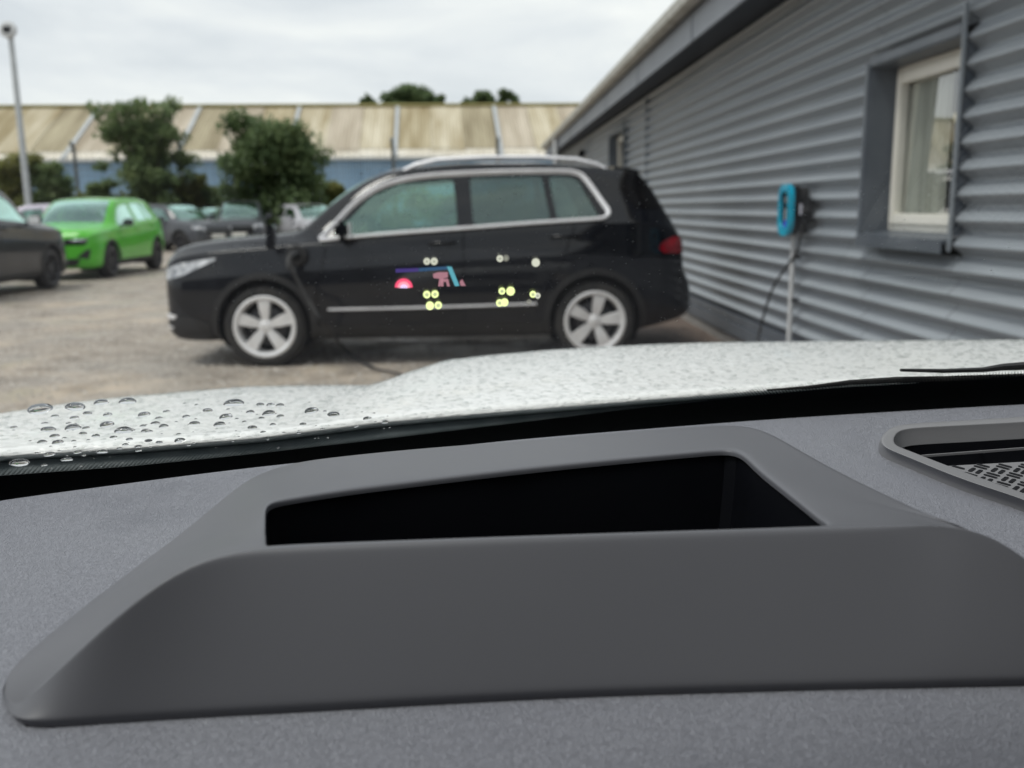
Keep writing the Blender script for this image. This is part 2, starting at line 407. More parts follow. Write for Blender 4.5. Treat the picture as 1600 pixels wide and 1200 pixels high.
    for cx in (0, WB):
        for s in (-1, 1):
            li = MB().lathe([(arch+.004, -.30), (arch+.004, .30)], Matrix.Translation((cx, s*.66, zc+.01)) @ Matrix.Rotation(R(90), 4, 'X'), 32)
            li.lathe([(0, 0), (arch+.004, 0)], Matrix.Translation((cx, s*.40, zc+.01)) @ Matrix.Rotation(R(90), 4, 'X'), 32)
            li.V = [Vector((v.x, v.y if abs(v.y) < .80 else math.copysign(.80, v.y), max(v.z, .16))) for v in li.V]
            li.build('arch_liner', M['plastic_black'], root, True, 60, False)
            put_wheel(root, cx, s*(sp.get('track', .775)), zc, sp['rim'], wr, rr, M[sp.get('rimmat', 'alloy')], s, sp.get('spin', 0)+(11 if cx else 0))
    for ry in sp.get('rails', []):
        MB().box((2.975, 0, 1.548), (.25, 1.10, .045), Matrix.Rotation(R(8), 3, 'Y'), bevel=.018).build('roof_spoiler', M['gloss_black'], root, True, 50)
        for s in (-1, 1):
            MB().tube([(1.14, s*.60, 1.565), (1.24, s*.615, 1.612), (1.42, s*.62, 1.648), (1.8, s*.62, 1.664), (2.25, s*.615, 1.660), (2.55, s*.60, 1.640), (2.72, s*.59, 1.600), (2.80, s*.585, 1.56)], .017, 8).build('roof_rail', M['chrome'], root, True, 60)
    # seats and steering wheel behind the glass
    zs = sp.get('seatz', .62)
    for sx, ys in ((1.25, (-.38, .38)), (2.12, (-.45, 0, .45))):
        for y in ys:
            st = MB().box((sx-.15, y, zs), (.50, .46, .16), bevel=.05)
            st.box((sx+.13, y, zs+.30), (.14, .44, .56), Matrix.Rotation(R(14), 3, 'Y'), bevel=.05)
            st.box((sx+.24, y, zs+.66), (.09, .24, .17), Matrix.Rotation(R(10), 3, 'Y'), bevel=.035)
            st.build('seat', M['seat'], root, True, 50)
    MB().box((.62, 0, .93), (.40, 1.36, .14), bevel=.05).build('dashboard', M['seat'], root, True, 50)
    Ms = Matrix.Translation((.86, sp.get('wheel_side', .36), .98)) @ Matrix.Rotation(R(65), 4, 'Y')
    MB().lathe([(.185+.014*math.cos(a), .014*math.sin(a)) for a in [i*math.pi/4 for i in range(8)]], Ms, 28, True).box(Ms.translation, (.04, .36, .05)).build('steering_wheel', M['seat'], root, True, 60)
    return root

def shift(st, f):
    return [f(*s) for s in st]
SUV_ST = [
 (-.90, .36, .66, .70, .73, .52, .42), (-.885, .30, .77, .80, .83, .64, .54), (-.84, .25, .84, .88, .91, .75, .64), (-.75, .22, .885, .935, .975, .82, .68),
 (-.60, .21, .915, .97, 1.015, .86, .70), (-.30, .21, .95, 1.005, 1.05, .90, .73), (0, .21, .97, 1.03, 1.075, .91, .74), (.25, .21, .99, 1.052, 1.105, .912, .74),
 (.40, .21, 1.0, 1.10, 1.235, .912, .735), (.54, .21, 1.01, 1.19, 1.365, .912, .72), (.70, .21, 1.022, 1.315, 1.47, .912, .70), (.86, .21, 1.035, 1.425, 1.545, .912, .68),
 (1.05, .21, 1.048, 1.51, 1.60, .912, .66), (1.3, .21, 1.065, 1.555, 1.625, .913, .65), (1.7, .21, 1.09, 1.583, 1.64, .915, .645), (2.2, .21, 1.115, 1.585, 1.635, .915, .64),
 (2.6, .22, 1.138, 1.562, 1.61, .912, .63), (2.9, .23, 1.15, 1.53, 1.58, .90, .62), (3.08, .25, 1.15, 1.495, 1.545, .885, .61), (3.16, .26, 1.14, 1.43, 1.48, .875, .62),
 (3.32, .29, 1.10, 1.22, 1.27, .85, .66), (3.42, .31, 1.04, 1.09, 1.125, .825, .68), (3.47, .32, .97, 1.0, 1.025, .80, .68), (3.495, .33, .74, .77, .80, .79, .70), (3.54, .35, .66, .685, .70, .76, .68), (3.575, .38, .62, .64, .655, .70, .62), (3.59, .42, .58, .60, .61, .62, .55)]
SUV_ST = [((2.9+(x-2.9)*.88 if x > 2.9 else -.5+(x+.5)*.88 if x < -.5 else x),)+r for x, *r in SUV_ST for r in [tuple(r)]]
SUV = dict(st=SUV_ST, wb=2.68, wr=.335, rr=.243, paint='black_paint', rim='five', rimmat='alloy', n=96, spin=0,
  wins=[[(.56, 1.055), (1.575, 1.120), (1.545, 1.492), (1.10, 1.455), (.88, 1.362)],
        [(1.70, 1.127), (2.325, 1.160), (2.262, 1.513), (1.675, 1.503)],
        [(2.375, 1.163), (2.72, 1.183), (2.56, 1.475), (2.50, 1.500), (2.318, 1.513)]],
  ws=(.27, 1.02, .66, .56, 1.0), bl=(3.12, 3.36, .50, .56, 1.12), privacy=True, priv=1.65,
  seam=[[(.44, .30), (.44, .62), (.52, .95), (.50, 1.0)], [(1.62, .30), (1.62, 1.09)], [(2.20, .42), (2.42, .86), (2.52, 1.12)], [(-.28, .98), (.3, 1.0)]],
  rails=[1], handles=[(1.45, .985), (2.42, 1.025)], mirror=(.66, 1.04), mirmat='black_paint', sill=.335, priv_=0,
  tubes=[('window_trim', [(.47, 1.018), (.60, 1.03), (1.0, 1.062), (1.6, 1.098), (2.2, 1.135), (2.66, 1.158), (2.76, 1.172), (2.79, 1.215), (2.74, 1.30), (2.62, 1.475), (2.54, 1.527), (2.40, 1.540), (2.0, 1.541), (1.6, 1.530), (1.3, 1.512), (1.08, 1.475), (.90, 1.405), (.72, 1.28), (.56, 1.11), (.47, 1.022)], .026, 'chrome'),
         ('side_strip', [(.52, .470), (1.0, .472), (1.6, .480), (2.20, .492)], .016, 'chrome')],
  over=[('headlight', [[(-.86, .725), (-.78, .81), (-.66, .85), (-.36, .892), (-.37, .872), (-.54, .80), (-.64, .755), (-.76, .72)]], 'lamp_lens', dict(out=.006)),
        ('tail_light', [[(3.20, .925), (3.24, .975), (3.32, 1.01), (3.58, 1.03), (3.60, .87), (3.40, .875), (3.24, .885)]], 'red_lens', dict(out=.006)),
        ('spoiler_side', [[(2.96, 1.58), (3.14, 1.58), (3.40, 1.24), (3.02, 1.24), (2.90, 1.40)]], 'gloss_black', dict(out=.004)),
        ('front_grille', [[(-.50, .58), (.50, .58), (.56, .76), (-.56, .76)]], 'gloss_black', dict(out=.005, plane='yz', lim=(-1, -.6))),
        ('rear_bumper_cladding', [[(3.02, .1), (3.7, .1), (3.7, .46), (3.30, .50), (3.12, .50), (3.02, .44)]], 'plastic_black', dict(out=.008, lim=(-1.2, 1.2), plane='xz')),
        ('front_bumper_cladding', [[(-1.0, .1), (-.44, .1), (-.44, .36), (-.6, .42), (-1.0, .44)]], 'plastic_black', dict(out=.008, lim=(-1.2, 1.2), plane='xz')),
        ('fog_lamp', [[(-.84, .40), (-.74, .40), (-.72, .43), (-.82, .44)], [(-.84, .32), (-.76, .32), (-.76, .335), (-.84, .335)]], 'chrome', dict(out=.012, lim=(.45, 1.2))),
        ('bumper_chrome', [[(3.16, .455), (3.6, .455), (3.6, .472), (3.16, .472)]], 'chrome', dict(out=.012, lim=(.3, 1.2)))])
# ------------------------------------------------------------------ ground
def ground_mat():
    m = mat('gravel_ground', (.20, .175, .15), .92); t = m.node_tree; b = t.nodes['Principled BSDF']
    tc = nd(t, 'ShaderNodeTexCoord')
    def noise_(s, d=5, rough=.6):
        n = nd(t, 'ShaderNodeTexNoise'); n.inputs['Scale'].default_value = s; n.inputs['Detail'].default_value = d; n.inputs['Roughness'].default_value = rough
        t.links.new(tc.outputs['Object'], n.inputs['Vector']); return n.outputs['Fac']
    def ramp(src, stops):
        c = nd(t, 'ShaderNodeValToRGB'); el = c.color_ramp.elements
        el[0].position, el[0].color = stops[0][0], (*stops[0][1], 1); el[1].position, el[1].color = stops[-1][0], (*stops[-1][1], 1)
        for p, cc in stops[1:-1]: x = el.new(p); x.color = (*cc, 1)
        t.links.new(src, c.inputs[0]); return c.outputs[0]
    vo = nd(t, 'ShaderNodeTexVoronoi'); vo.inputs['Scale'].default_value = 34; t.links.new(tc.outputs['Object'], vo.inputs['Vector'])
    stone = ramp(noise_(21, 8, .75), [(.30, (.14, .12, .10)), (.46, (.34, .295, .25)), (.60, (.52, .465, .405)), (.76, (.70, .65, .59))])
    mx1 = nd(t, 'ShaderNodeMixRGB', blend_type='MULTIPLY'); mx1.inputs[0].default_value = .30; bw = nd(t, 'ShaderNodeRGBToBW'); t.links.new(vo.outputs['Color'], bw.inputs[0])
    t.links.new(stone, mx1.inputs[1]); t.links.new(bw.outputs[0], mx1.inputs[2])
    dirt = nd(t, 'ShaderNodeMixRGB'); f = ramp(noise_(.55, 4), [(.50, (0, 0, 0)), (.66, (.85, .85, .85))]); t.links.new(f, dirt.inputs[0])
    t.links.new(mx1.outputs[0], dirt.inputs[1]); dirt.inputs[2].default_value = (.50, .42, .33, 1)
    d2 = nd(t, 'ShaderNodeMixRGB'); f2 = ramp(noise_(1.3, 3), [(.60, (0, 0, 0)), (.72, (.6, .6, .6))]); t.links.new(f2, d2.inputs[0])
    t.links.new(dirt.outputs[0], d2.inputs[1]); d2.inputs[2].default_value = (.30, .28, .20, 1)
    d3 = nd(t, 'ShaderNodeMixRGB', blend_type='MULTIPLY'); d3.inputs[0].default_value = 1; f3 = ramp(noise_(2.6, 6, .7), [(.34, (.62, .60, .58)), (.52, (1, 1, 1)), (.70, (1.12, 1.08, 1.04))])
    t.links.new(d2.outputs[0], d3.inputs[1]); t.links.new(f3, d3.inputs[2]); t.links.new(d3.outputs[0], b.inputs['Base Color'])
    bp = nd(t, 'ShaderNodeBump'); bp.inputs['Strength'].default_value = .6; bp.inputs['Distance'].default_value = .025
    t.links.new(noise_(30, 6, .7), bp.inputs['Height']); t.links.new(bp.outputs[0], b.inputs['Normal'])
    rr = ramp(noise_(.7, 3), [(.42, (.45, .45, .45)), (.58, (.95, .95, .95))]); t.links.new(rr, b.inputs['Roughness'])
    return m
GM = ground_mat()
def gz(x, y):
    if y > 34 or abs(x) > 25: return 0
    return .012*noise.noise(Vector((x*.5, y*.5, 0))) + .008*noise.noise(Vector((x*2.1, y*2.1, 3)))
xs = [-600, -200, -80] + [-40+i*.5 for i in range(0, 125)] + [60, 200, 600]; ys = [-300, -80, -30] + [-20+i*.5 for i in range(0, 120)] + [60, 200, 600]
V = [(x, y, (gz(x, y) if -30 < x < 25 and -18 < y < 36 else 0) - .006) for y in ys for x in xs]
nx = len(xs); Fc = [(j*nx+i, j*nx+i+1, (j+1)*nx+i+1, (j+1)*nx+i) for j in range(len(ys)-1) for i in range(nx-1)]
tag(mesh('ground', V, Fc, GM, smooth=True), 'brown gravel yard', kind='structure')
# darker damp soil along the foot of the clad wall
V = []; nyy = 60
for j in range(nyy+1):
    y = -5+j*.55; e = .95+.14*noise.noise(Vector((y*1.3, 0, 0)))+.05*noise.noise(Vector((y*5, 0, 0)))
    for k in range(4): x = e+(2.24-e)*k/3; V.append((x, y, gz(x, y)+.004+.004*(k > 0)-.004*(k == 0)))
tag(mesh('soil_strip', V, [(j*4+k, j*4+k+1, (j+1)*4+k+1, (j+1)*4+k) for j in range(nyy) for k in range(3)], mat('damp_soil', (.075, .052, .040), .75, color2=(.19, .14, .11), nscale=9, lo=.3, hi=.7, bump=.6, bscale=60, bdist=.01), smooth=True), 'strip of damp brown soil along the wall', kind='structure')
# loose stones
SM = mat('stone', (.32, .29, .25), .85, color2=(.60, .56, .51), nscale=4, lo=.3, hi=.7)
mb = MB(); rng = random.Random(3)
for i in range(6500):
    y = 4.5 + 13*rng.random()**1.5; x = -.62*y*1.05 + rng.random()*(.62*y*1.05+2.0)
    if x > 2.1: continue
    r = rng.uniform(.008, .022); a = rng.random()*6.28; h = r*rng.uniform(.35, .7)
    p = Vector((x, y, gz(x, y)))
    V = [p+Vector((math.cos(a+k*1.5708)*r*rng.uniform(.7, 1.2), math.sin(a+k*1.5708)*r*rng.uniform(.7, 1.2), -.004)) for k in range(4)] + [p+Vector((rng.uniform(-.3, .3)*r, rng.uniform(-.3, .3)*r, h))]
    mb.add(V, [(0, 1, 4), (1, 2, 4), (2, 3, 4), (3, 0, 4)])
tag(mb.build('gravel', SM, None, False, fix=False), 'loose gravel stones scattered over the yard', kind='stuff')

# ------------------------------------------------------------------ low clad building on the right
XW = 2.23
M['cladding'] = mat('cladding', (.262, .290, .322), .32, .1, color2=(.30, .328, .356), nscale=1.2, stretch=(1, 1, 5), lo=.3, hi=.7, rvar=.06)
M['cladding_trim'] = mat('cladding_trim', (.085, .10, .122), .42, color2=(.12, .137, .16), nscale=3)
M['fascia'] = mat('fascia', (.23, .25, .285), .5, nscale=2)
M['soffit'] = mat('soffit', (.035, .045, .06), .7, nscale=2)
M['gutter'] = mat('gutter', (.50, .49, .45), .5, color2=(.36, .35, .31), nscale=6)
M['pipe_grey'] = mat('pipe_grey', (.50, .51, .52), .5, nscale=5)
M['upvc'] = mat('upvc', (.86, .84, .77), .35, color2=(.80, .78, .71), nscale=4)
M['roof_sheet'] = mat('roof_sheet', (.16, .17, .18), .6, nscale=2)
M['room'] = mat('room_wall', (.14, .13, .12), .9, nscale=2)
M['blind'] = mat('blind_fabric', (.85, .83, .79), .85, color2=(.62, .61, .57), nscale=3, stretch=(1, 30, .3), lo=.35, hi=.6)
M['window_glass'] = glass_mat('window_glass', (.88, .90, .88), (1, 1, 1), 2.2)
M['concrete'] = mat('concrete', (.24, .23, .215), .9, color2=(.32, .30, .28), nscale=7, bump=.3, bscale=50)
bld = empty('clad_building', (XW, 14, 0), 0, 'low industrial building clad in grey horizontal corrugated sheets with a white window', 'building')
def inb(o): o.location = o.location - bld.location if o.parent is bld else o.location; return o
Y0, Y1, ZT, ZB = -6.0, 27.5, 2.74, .30
PIT, AMP = .1165, .028
w0 = at_x(1360, 104, XW-.05); w1 = at_x(1505, 40, XW-.05); wb_ = at_x(1347, 362, XW-.05)
WY0, WY1 = w1.y, w0.y; WZ1 = w0.z; WZ0 = wb_.z          # the near window's opening
f0 = at_x(957, 213, XW); f1 = at_x(979, 209, XW); FZ1 = f0.z; FZ0 = FZ1-1.15; FY1, FY0 = f0.y, f1.y
def corr(z):
    u = (z/PIT) % 1.0                       # one rounded rib per pitch, with a tight shadowed groove under it
    c = math.cos(math.pi*u/.60) if u < .60 else -math.cos(math.pi*(u-.60)/.40); return AMP*math.asin(.9*c)/math.asin(.9)
def sheet(y0, y1, z0, z1):
    n = max(2, int((z1-z0)/PIT*14)); V = []; Fc = []
    ny = max(1, int((y1-y0)/1.2)); 
    for j in range(ny+1):
        y = y0+(y1-y0)*j/ny
        for i in range(n+1):
            z = z0+(z1-z0)*i/n; V.append((XW-corr(z)+.0025*math.sin(y*2.3+z*3)-bld.location.x, y-bld.location.y, z))
    for j in range(ny):
        for i in range(n): Fc.append((j*(n+1)+i, j*(n+1)+i+1, (j+1)*(n+1)+i+1, (j+1)*(n+1)+i))
    return mesh('cladding_sheet', V, Fc, M['cladding'], bld, True)
G = .003
for a, b in [(Y0, -1.5), (-1.5, 1.4), (1.4, WY0)]: sheet(a+G, b-G, ZB, ZT)
sheet(WY0+G, WY1-G, ZB, WZ0-.09); sheet(WY0+G, WY1-G, WZ1+.05, ZT)
for a, b in [(WY1, 12.9), (12.9, FY0)]: sheet(a+G, b-G, ZB, ZT)
if FZ1+.05 < ZT: sheet(FY0+G, FY1-G, FZ1+.03, ZT)
sheet(FY0+G, FY1-G, ZB, FZ0-.05)
for a, b in [(FY1, 19.5), (19.5, 23.4), (23.4, Y1)]: sheet(a+G, b-G, ZB, ZT)
def bx(name, x0, x1, y0, y1, z0, z1, m, bev=0, parent=None):
    p = parent or bld
    o = MB().box(((x0+x1)/2, (y0+y1)/2, (z0+z1)/2), (x1-x0, y1-y0, z1-z0), bevel=bev).build(name, m, p)
    off = p.matrix_world.translation if p is not bld else bld.location
    o.data.transform(Matrix.Translation(-bld.location)); return o
bx('wall', XW+.20, XW+.35, Y0, WY0-.04, .06, ZT, M['room']); bx('wall', XW+.20, XW+.35, WY1+.04, FY0-.04, .06, ZT, M['room']); bx('wall', XW+.20, XW+.35, FY1+.04, Y1-.05, .06, ZT, M['room'])
bx('wall', XW+.20, XW+.35, WY0-.038, WY1+.038, .06, WZ0-.07, M['room']); bx('wall', XW+.20, XW+.35, WY0-.038, WY1+.038, WZ1+.04, ZT, M['room'])
bx('plinth', XW-.02, XW+.2, Y0, Y1-.01, -.1, .115, M['concrete'], .01)
bx('base_flashing', XW-.045, XW+.1, Y0, Y1-.005, .117, .225, M['cladding_trim'], .006); bx('base_flashing', XW-.030, XW+.1, Y0, Y1-.006, .228, .298, M['cladding_trim'], .006)
for yy in (-1.5, 12.9): bx('sheet_joint', XW-.026, XW+.03, yy-.012, yy+.012, ZB, ZT-.01, M['cladding'], .003)
bx('corner_flashing', XW-.03, XW+.06, Y1, Y1+.10, -.05, ZT, M['cladding_trim'], .006)
bx('gable_wall', XW+.06, 9, Y1-.02, Y1+.03, -.05, ZT, M['cladding_trim'])
bx('rear_wall', 9, 9.1, Y0, Y1, -.05, ZT, M['cladding_trim']); bx('gable_wall', XW, 9, Y0-.1, Y0-.01, -.05, ZT, M['cladding_trim'])
def window(y0, y1, z0, z1, deep, blind):
    bl = bld.location
    rv = MB(); t = .012; xo = XW-.045
    # reveal lining and outer flashing, each side a folded strip
    rv.box((XW+.05, y1-t/2, (z0+z1)/2), (.19, t, z1-z0)); rv.box((XW+.05, y0+t/2, (z0+z1)/2), (.19, t, z1-z0))
    rv.box((XW+.05, (y0+y1)/2, z1-t/2), (.188, y1-y0-2*t-.002, t))
    rv.box((xo, y1+.020, (z0+z1)/2+.0), (.03, .046, z1-z0+.04), bevel=.004); 
    et = MB().box((xo, y0-.010, (z0+z1)/2+.03), (.020, .014, z1-z0+.20), bevel=.003); et.V = [v-bl for v in et.V]; et.build('edge_trim', M['cladding'], bld)
    rv.box((xo+.003, (y0+y1)/2, z1+.020), (.028, y1-y0, .05), bevel=.004)
    rv.V = [v-bl for v in rv.V]; rv.build('window_reveal', M['cladding_trim'], bld)
    sl = MB().box((XW+.035, (y0+y1)/2, z0-.012), (.23, y1-y0-.026, .022), Matrix.Rotation(R(-7), 3, 'Y'), bevel=.004).box((XW-.075, (y0+y1)/2, z0-.05), (.012, y1-y0-.005, .06), bevel=.003)
    sl.V = [v-bl for v in sl.V]; sl.build('window_sill', M['cladding_trim'], bld)
    xf = XW+.10; fw = .062
    a, b, c, d = y0+.014, y1-.014, z0+.004, z1-.014
    def frame(nm, a, b, c, d, fw, x, dp, par):
        m = MB(); e = .001
        m.box((x, a+fw/2, (c+d)/2), (dp, fw, d-c), bevel=.006); m.box((x, b-fw/2, (c+d)/2), (dp, fw, d-c), bevel=.006)
        m.box((x, (a+b)/2, c+fw/2), (dp, b-a-2*fw+.002, fw), bevel=.006); m.box((x, (a+b)/2, d-fw/2), (dp, b-a-2*fw+.002, fw), bevel=.006)
        m.V = [v-bl for v in m.V]; return m.build(nm, M['upvc'], par)
    fr = frame('window_frame', a, b, c, d, .050, xf+.03, .06, bld)
    frame('casement', a+.035, b-.035, c+.04, d-.035, .058, xf+.008, .05, fr)
    g = MB().box((xf+.018, (a+b)/2, (c+d)/2), (.006, b-a-.15, d-c-.15), Matrix.Rotation(R(-1.6), 3, 'Z') @ Matrix.Rotation(R(1.6), 3, 'Y')); g.V = [v-bl for v in g.V]; g.build('window_pane', M['window_glass'], fr)
    if blind:
        V = []; n = 90; yb = y1-.02; ya = yb-(y1-y0)*blind
        for i in range(n+1):
            y = ya+(yb-ya)*i/n; x = XW+.165+.016*math.sin(i*.62)+.006*math.sin(i*1.7)
            V += [(x-bl.x, y-bl.y, c-.02), (x+.004-bl.x, y-bl.y, d+.02)]
        mesh('blind', V, [(2*i, 2*i+2, 2*i+3, 2*i+1) for i in range(n)], M['blind'], bld, True)
window(WY0, WY1, WZ0, WZ1, .2, .50); window(FY0, FY1, FZ0, FZ1, .2, 0)
# roof edge
XF = 1.86
def zray(px, py, X): return at_x(px, py, X).z
ZF0 = 2.66; ZF1 = 2.92; ZG = 3.01
print('fascia check', zray(1185, 0, XF), zray(883, 213, XF), 'gutter', zray(1081, 0, XF-.12), zray(851, 213, XF-.12), 'wall top', zray(1248, 0, XW), zray(886, 218, XW))
y = Y0
for k in range(12):
    y2 = min(y+2.9, Y1+.25); bx('fascia_board', XF-.012, XF+.012, y+.002, y2-.002, ZF0, ZF1, M['fascia'], .003)
    if y2 < Y1: bx('fascia_joint', XF-.020, XF-.0125, y2-.03, y2+.03, ZF0-.002, ZF1-.01, M['fascia'], .002)
    y = y2
    if y >= Y1+.25: break
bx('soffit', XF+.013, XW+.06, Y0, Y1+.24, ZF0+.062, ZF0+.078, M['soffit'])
g = MB(); prof = [(XF-.02, ZG-.01), (XF-.02, ZG-.075), (XF-.05, ZG-.10), (XF-.10, ZG-.10), (XF-.13, ZG-.075), (XF-.135, ZG), (XF-.150, ZG), (XF-.150, ZG-.012), (XF-.14, ZG-.085), (XF-.105, ZG-.112), (XF-.045, ZG-.112), (XF-.014, ZG-.08), (XF-.014, ZG-.01)]
g.prism(prof, 'xz', Y0, Y1+.25); g.V = [v-bld.location for v in g.V]; g.build('gutter', M['gutter'], bld, True, 40)
r = MB(); rp = [(XF-.06, ZG+.012), (5.6, ZG+.95), (9.4, ZG+.012), (9.4, ZG-.02), (5.6, ZG+.90), (XF-.06, ZG-.012)]
r.prism(rp, 'xz', Y0-.2, Y1+.3); r.V = [v-bld.location for v in r.V]; r.build('roof', M['roof_sheet'], bld)
dp_ = at_x(879, 240, 1.96)
p = MB(); yy = min(dp_.y, Y1-.6); p.tube([(XF-.07, yy, ZG-.11), (XF-.07, yy, 2.0), (XF-.07, yy, .05)], .06, 12)
p.V = [v-bld.location for v in p.V]; p.build('downpipe', M['pipe_grey'], bld, True, 50)
l = at_x(913, 240, XW-.02)
lm = MB().box((XW-.09, l.y, l.z), (.14, .26, .16), bevel=.03).box((XW-.03, l.y, l.z), (.03, .10, .10)); tag(lm.build('wall_light', M['gloss_black'], None, True, 50), 'small black lamp on the far end of the clad wall', 'wall lamp')

# ------------------------------------------------------------------ charger on the wall
M['teal'] = mat('teal_plastic', (.0, .32, .52), .3, color2=(.0, .42, .62), nscale=3, coat=.5)
ch = at_x(1234, 330, XW-.12); cy = ch.y; ctop = at_x(1240, 287, XW-.12).z; cbot = at_x(1236, 369, XW-.12).z; czm = (ctop+cbot)/2; chh = ctop-cbot
charger = empty('wall_charger', (XW-.03, cy, czm), 0, 'teal and black electric car charger mounted on the corrugated wall', 'charger')
def rrect(w, h, r, n=8): return round_poly([(-w/2, -h/2), (w/2, -h/2), (w/2, h/2), (-w/2, h/2)], r, n)
cw = .25
def slab(name, w, h, r, x0, x1, m, par, dy=0, dz=0, hole=None):
    o = [(x0, y+dy, z+dz) for y, z in rrect(w, h, r)]; n = len(o); mbv = MB()
    if hole is None: mbv.prism([(y+dy, z+dz) for y, z in rrect(w, h, r)], 'yz', x0, x1)
    else:
        hw_, hh_, hr = hole; A = rrect(w, h, r); B = rrect(hw_, hh_, hr)
        V = [(x0, a[0]+dy, a[1]+dz) for a in A]+[(x1, a[0]+dy, a[1]+dz) for a in A]+[(x0, a[0]+dy, a[1]+dz) for a in B]+[(x1, a[0]+dy, a[1]+dz) for a in B]
        Fc = []
        for i in range(n):
            j = (i+1) % n; Fc += [(i, j, n+j, n+i), (2*n+i, 3*n+i, 3*n+j, 2*n+j), (i, 2*n+i, 2*n+j, j), (n+i, n+j, 3*n+j, 3*n+i)]
        mbv.add(V, Fc)
    return mbv.build(name, m, par, True, 40)
slab('back_plate', cw*.92, chh*.86, .05, 0, -.05, M['plastic_black'], charger)
slab('casing', cw*.96, chh*.96, .11, -.051, -.10, M['gloss_black'], charger)
slab('bezel_ring', cw, chh, .122, -.101, -.135, M['teal'], charger, hole=(cw-.085, chh-.10, .078))
fp = slab('front_panel', cw-.088, chh-.104, .076, -.101, -.118, M['gloss_black'], charger)
slab('status_light', .035, .05, .014, -.119, -.122, emit_mat('blue_light', (.05, .07, .8), .5), fp, 0, -.095)
slab('display', .05, .04, .004, -.119, -.121, mat('display_grey', (.22, .22, .22), .2), fp, 0, .07); slab('badge', .03, .08, .012, -.119, -.1205, mat('badge_grey', (.35, .35, .36), .4), fp, .005, -.03)
MB().lathe([(0, .02), (.028, .02), (.032, .0), (.032, -.04), (.024, -.05), (.0, -.05)], Matrix.Translation((-.055, -cw*.5-.07, -.01)) @ Matrix.Rotation(R(-90), 4, 'Y'), 20).box((-.02, -cw*.5-.05, 0), (.04, .08, .17), bevel=.015).build('connector_holster', M['plastic_black'], charger, True, 40)
MB().box((-.079, -cw*.5-.07, .005), (.012, .035, .075), bevel=.005).build('holster_cap', mat('holster_grey', (.45, .44, .50), .4), charger)
cd_ = MB(); cd_.tube([(-.055, .0, -chh/2+.01), (-.055, .0, -czm+.02)], .019, 14)
cd_.build('conduit', M['pipe_grey'], charger, True, 50)
for k, zz in enumerate((-.32, -.62)): MB().box((-.035, 0, zz), (.05, .075, .025), bevel=.004).build('conduit_clip', M['plastic_black'], charger)

# ------------------------------------------------------------------ far warehouse
M['moss_roof'] = []
for i, (c1, c2) in enumerate([((.26, .205, .105), (.50, .44, .31)), ((.32, .26, .15), (.62, .57, .45)), ((.24, .20, .125), (.45, .40, .28)), ((.30, .25, .18), (.54, .48, .39))]):
    M['moss_roof'].append(mat('mossy_roof_sheet', c1, .8, color2=c2, nscale=.55, stretch=(2.0, .28, .28), lo=.30, hi=.72, bump=.5, bscale=6, detail=7))
M['eave_cream'] = mat('eave_cream', (.62, .57, .48), .8, color2=(.74, .70, .62), nscale=1, stretch=(1, .3, .3))
M['blue_wall'] = mat('blue_sheet', (.20, .33, .47), .55, color2=(.25, .385, .53), nscale=.8, stretch=(1, 1, .2))
M['rib'] = mat('galvanised_rib', (.40, .42, .43), .5, nscale=1)
WA = R(3.0)
wh = empty('warehouse', (0, 62, 0), WA, 'long warehouse with a blue wall under a mossy tan sheet roof', 'building')
EZ, RZ, RD = 4.55, 8.5, 7.6
def wloc(k): return None
c0 = at_y(618, 240, 62); BAY = 6.9; x_ref = c0.x
for i in range(-7, 8):
    xa = x_ref+i*BAY; xb = xa+BAY
    for h in range(3):
        a = xa+.16+(BAY-.32)*h/3; b = xa+.16+(BAY-.32)*(h+1)/3-.015
        m = MB(); nn = 18; V = []; Fc = []
        z0o = (.02 if h % 2 else 0)
        for q in range(nn+1):
            x = a+(b-a)*q/nn; w = .035*(1 if q % 2 else -1)
            for t in (0, 1): V.append((x, .5+(RD-.5)*t, EZ+.35+z0o+w+(RZ-EZ-.35)*t))
        Fc = [(2*q, 2*q+2, 2*q+3, 2*q+1) for q in range(nn)]
        o = mesh('roof_sheet', V, Fc, M['moss_roof'][(i*3+h*(2 if i % 2 else 1)) % 4], wh)
        V = [(x, 0-.1+.9*t, EZ+.0+.52*t+w) for q in range(nn+1) for x, w in [(a+(b-a)*q/nn, .03*(1 if q % 2 else -1))] for t in (0, 1)]
        mesh('eave_sheet', V, Fc, M['eave_cream'], wh)
    MB().add([(xa-.13, -.15, EZ+.08), (xa+.13, -.15, EZ+.08), (xa+.13, RD, RZ+.12), (xa-.13, RD, RZ+.12), (xa-.13, -.15, EZ-.1), (xa+.13, -.15, EZ-.1), (xa+.13, RD, RZ-.1), (xa-.13, RD, RZ-.1)],
             [(0, 1, 2, 3), (4, 7, 6, 5), (0, 4, 5, 1), (2, 6, 7, 3), (0, 3, 7, 4), (1, 5, 6, 2)]).build('roof_rib', M['rib'], wh)
    for h in range(3):
        a = xa+BAY*h/3+.01; b = xa+BAY*(h+1)/3-.01; V = []; nn = 24
        for q in range(nn+1):
            x = a+(b-a)*q/nn; w = .025*(1 if q % 2 else -1); V += [(x, w+.12, 0), (x, w+.12, EZ+.02)]
        mesh('wall_sheet', V, [(2*q, 2*q+2, 2*q+3, 2*q+1) for q in range(nn)], M['blue_wall'], wh)
MB().box((0, RD, RZ+.09), (104, .5, .14)).build('ridge_cap', mat('ridge_moss', (.33, .30, .13), .9, nscale=1), wh)
MB().box((0, -.22, EZ-.10), (104, .16, .16), bevel=.03).build('eave_gutter', M['rib'], wh)
MB().add([(-52, RD, RZ), (52, RD, RZ), (52, 2*RD, EZ), (-52, 2*RD, EZ)], [(0, 1, 2, 3)]).build('rear_roof', M['moss_roof'][2], wh)
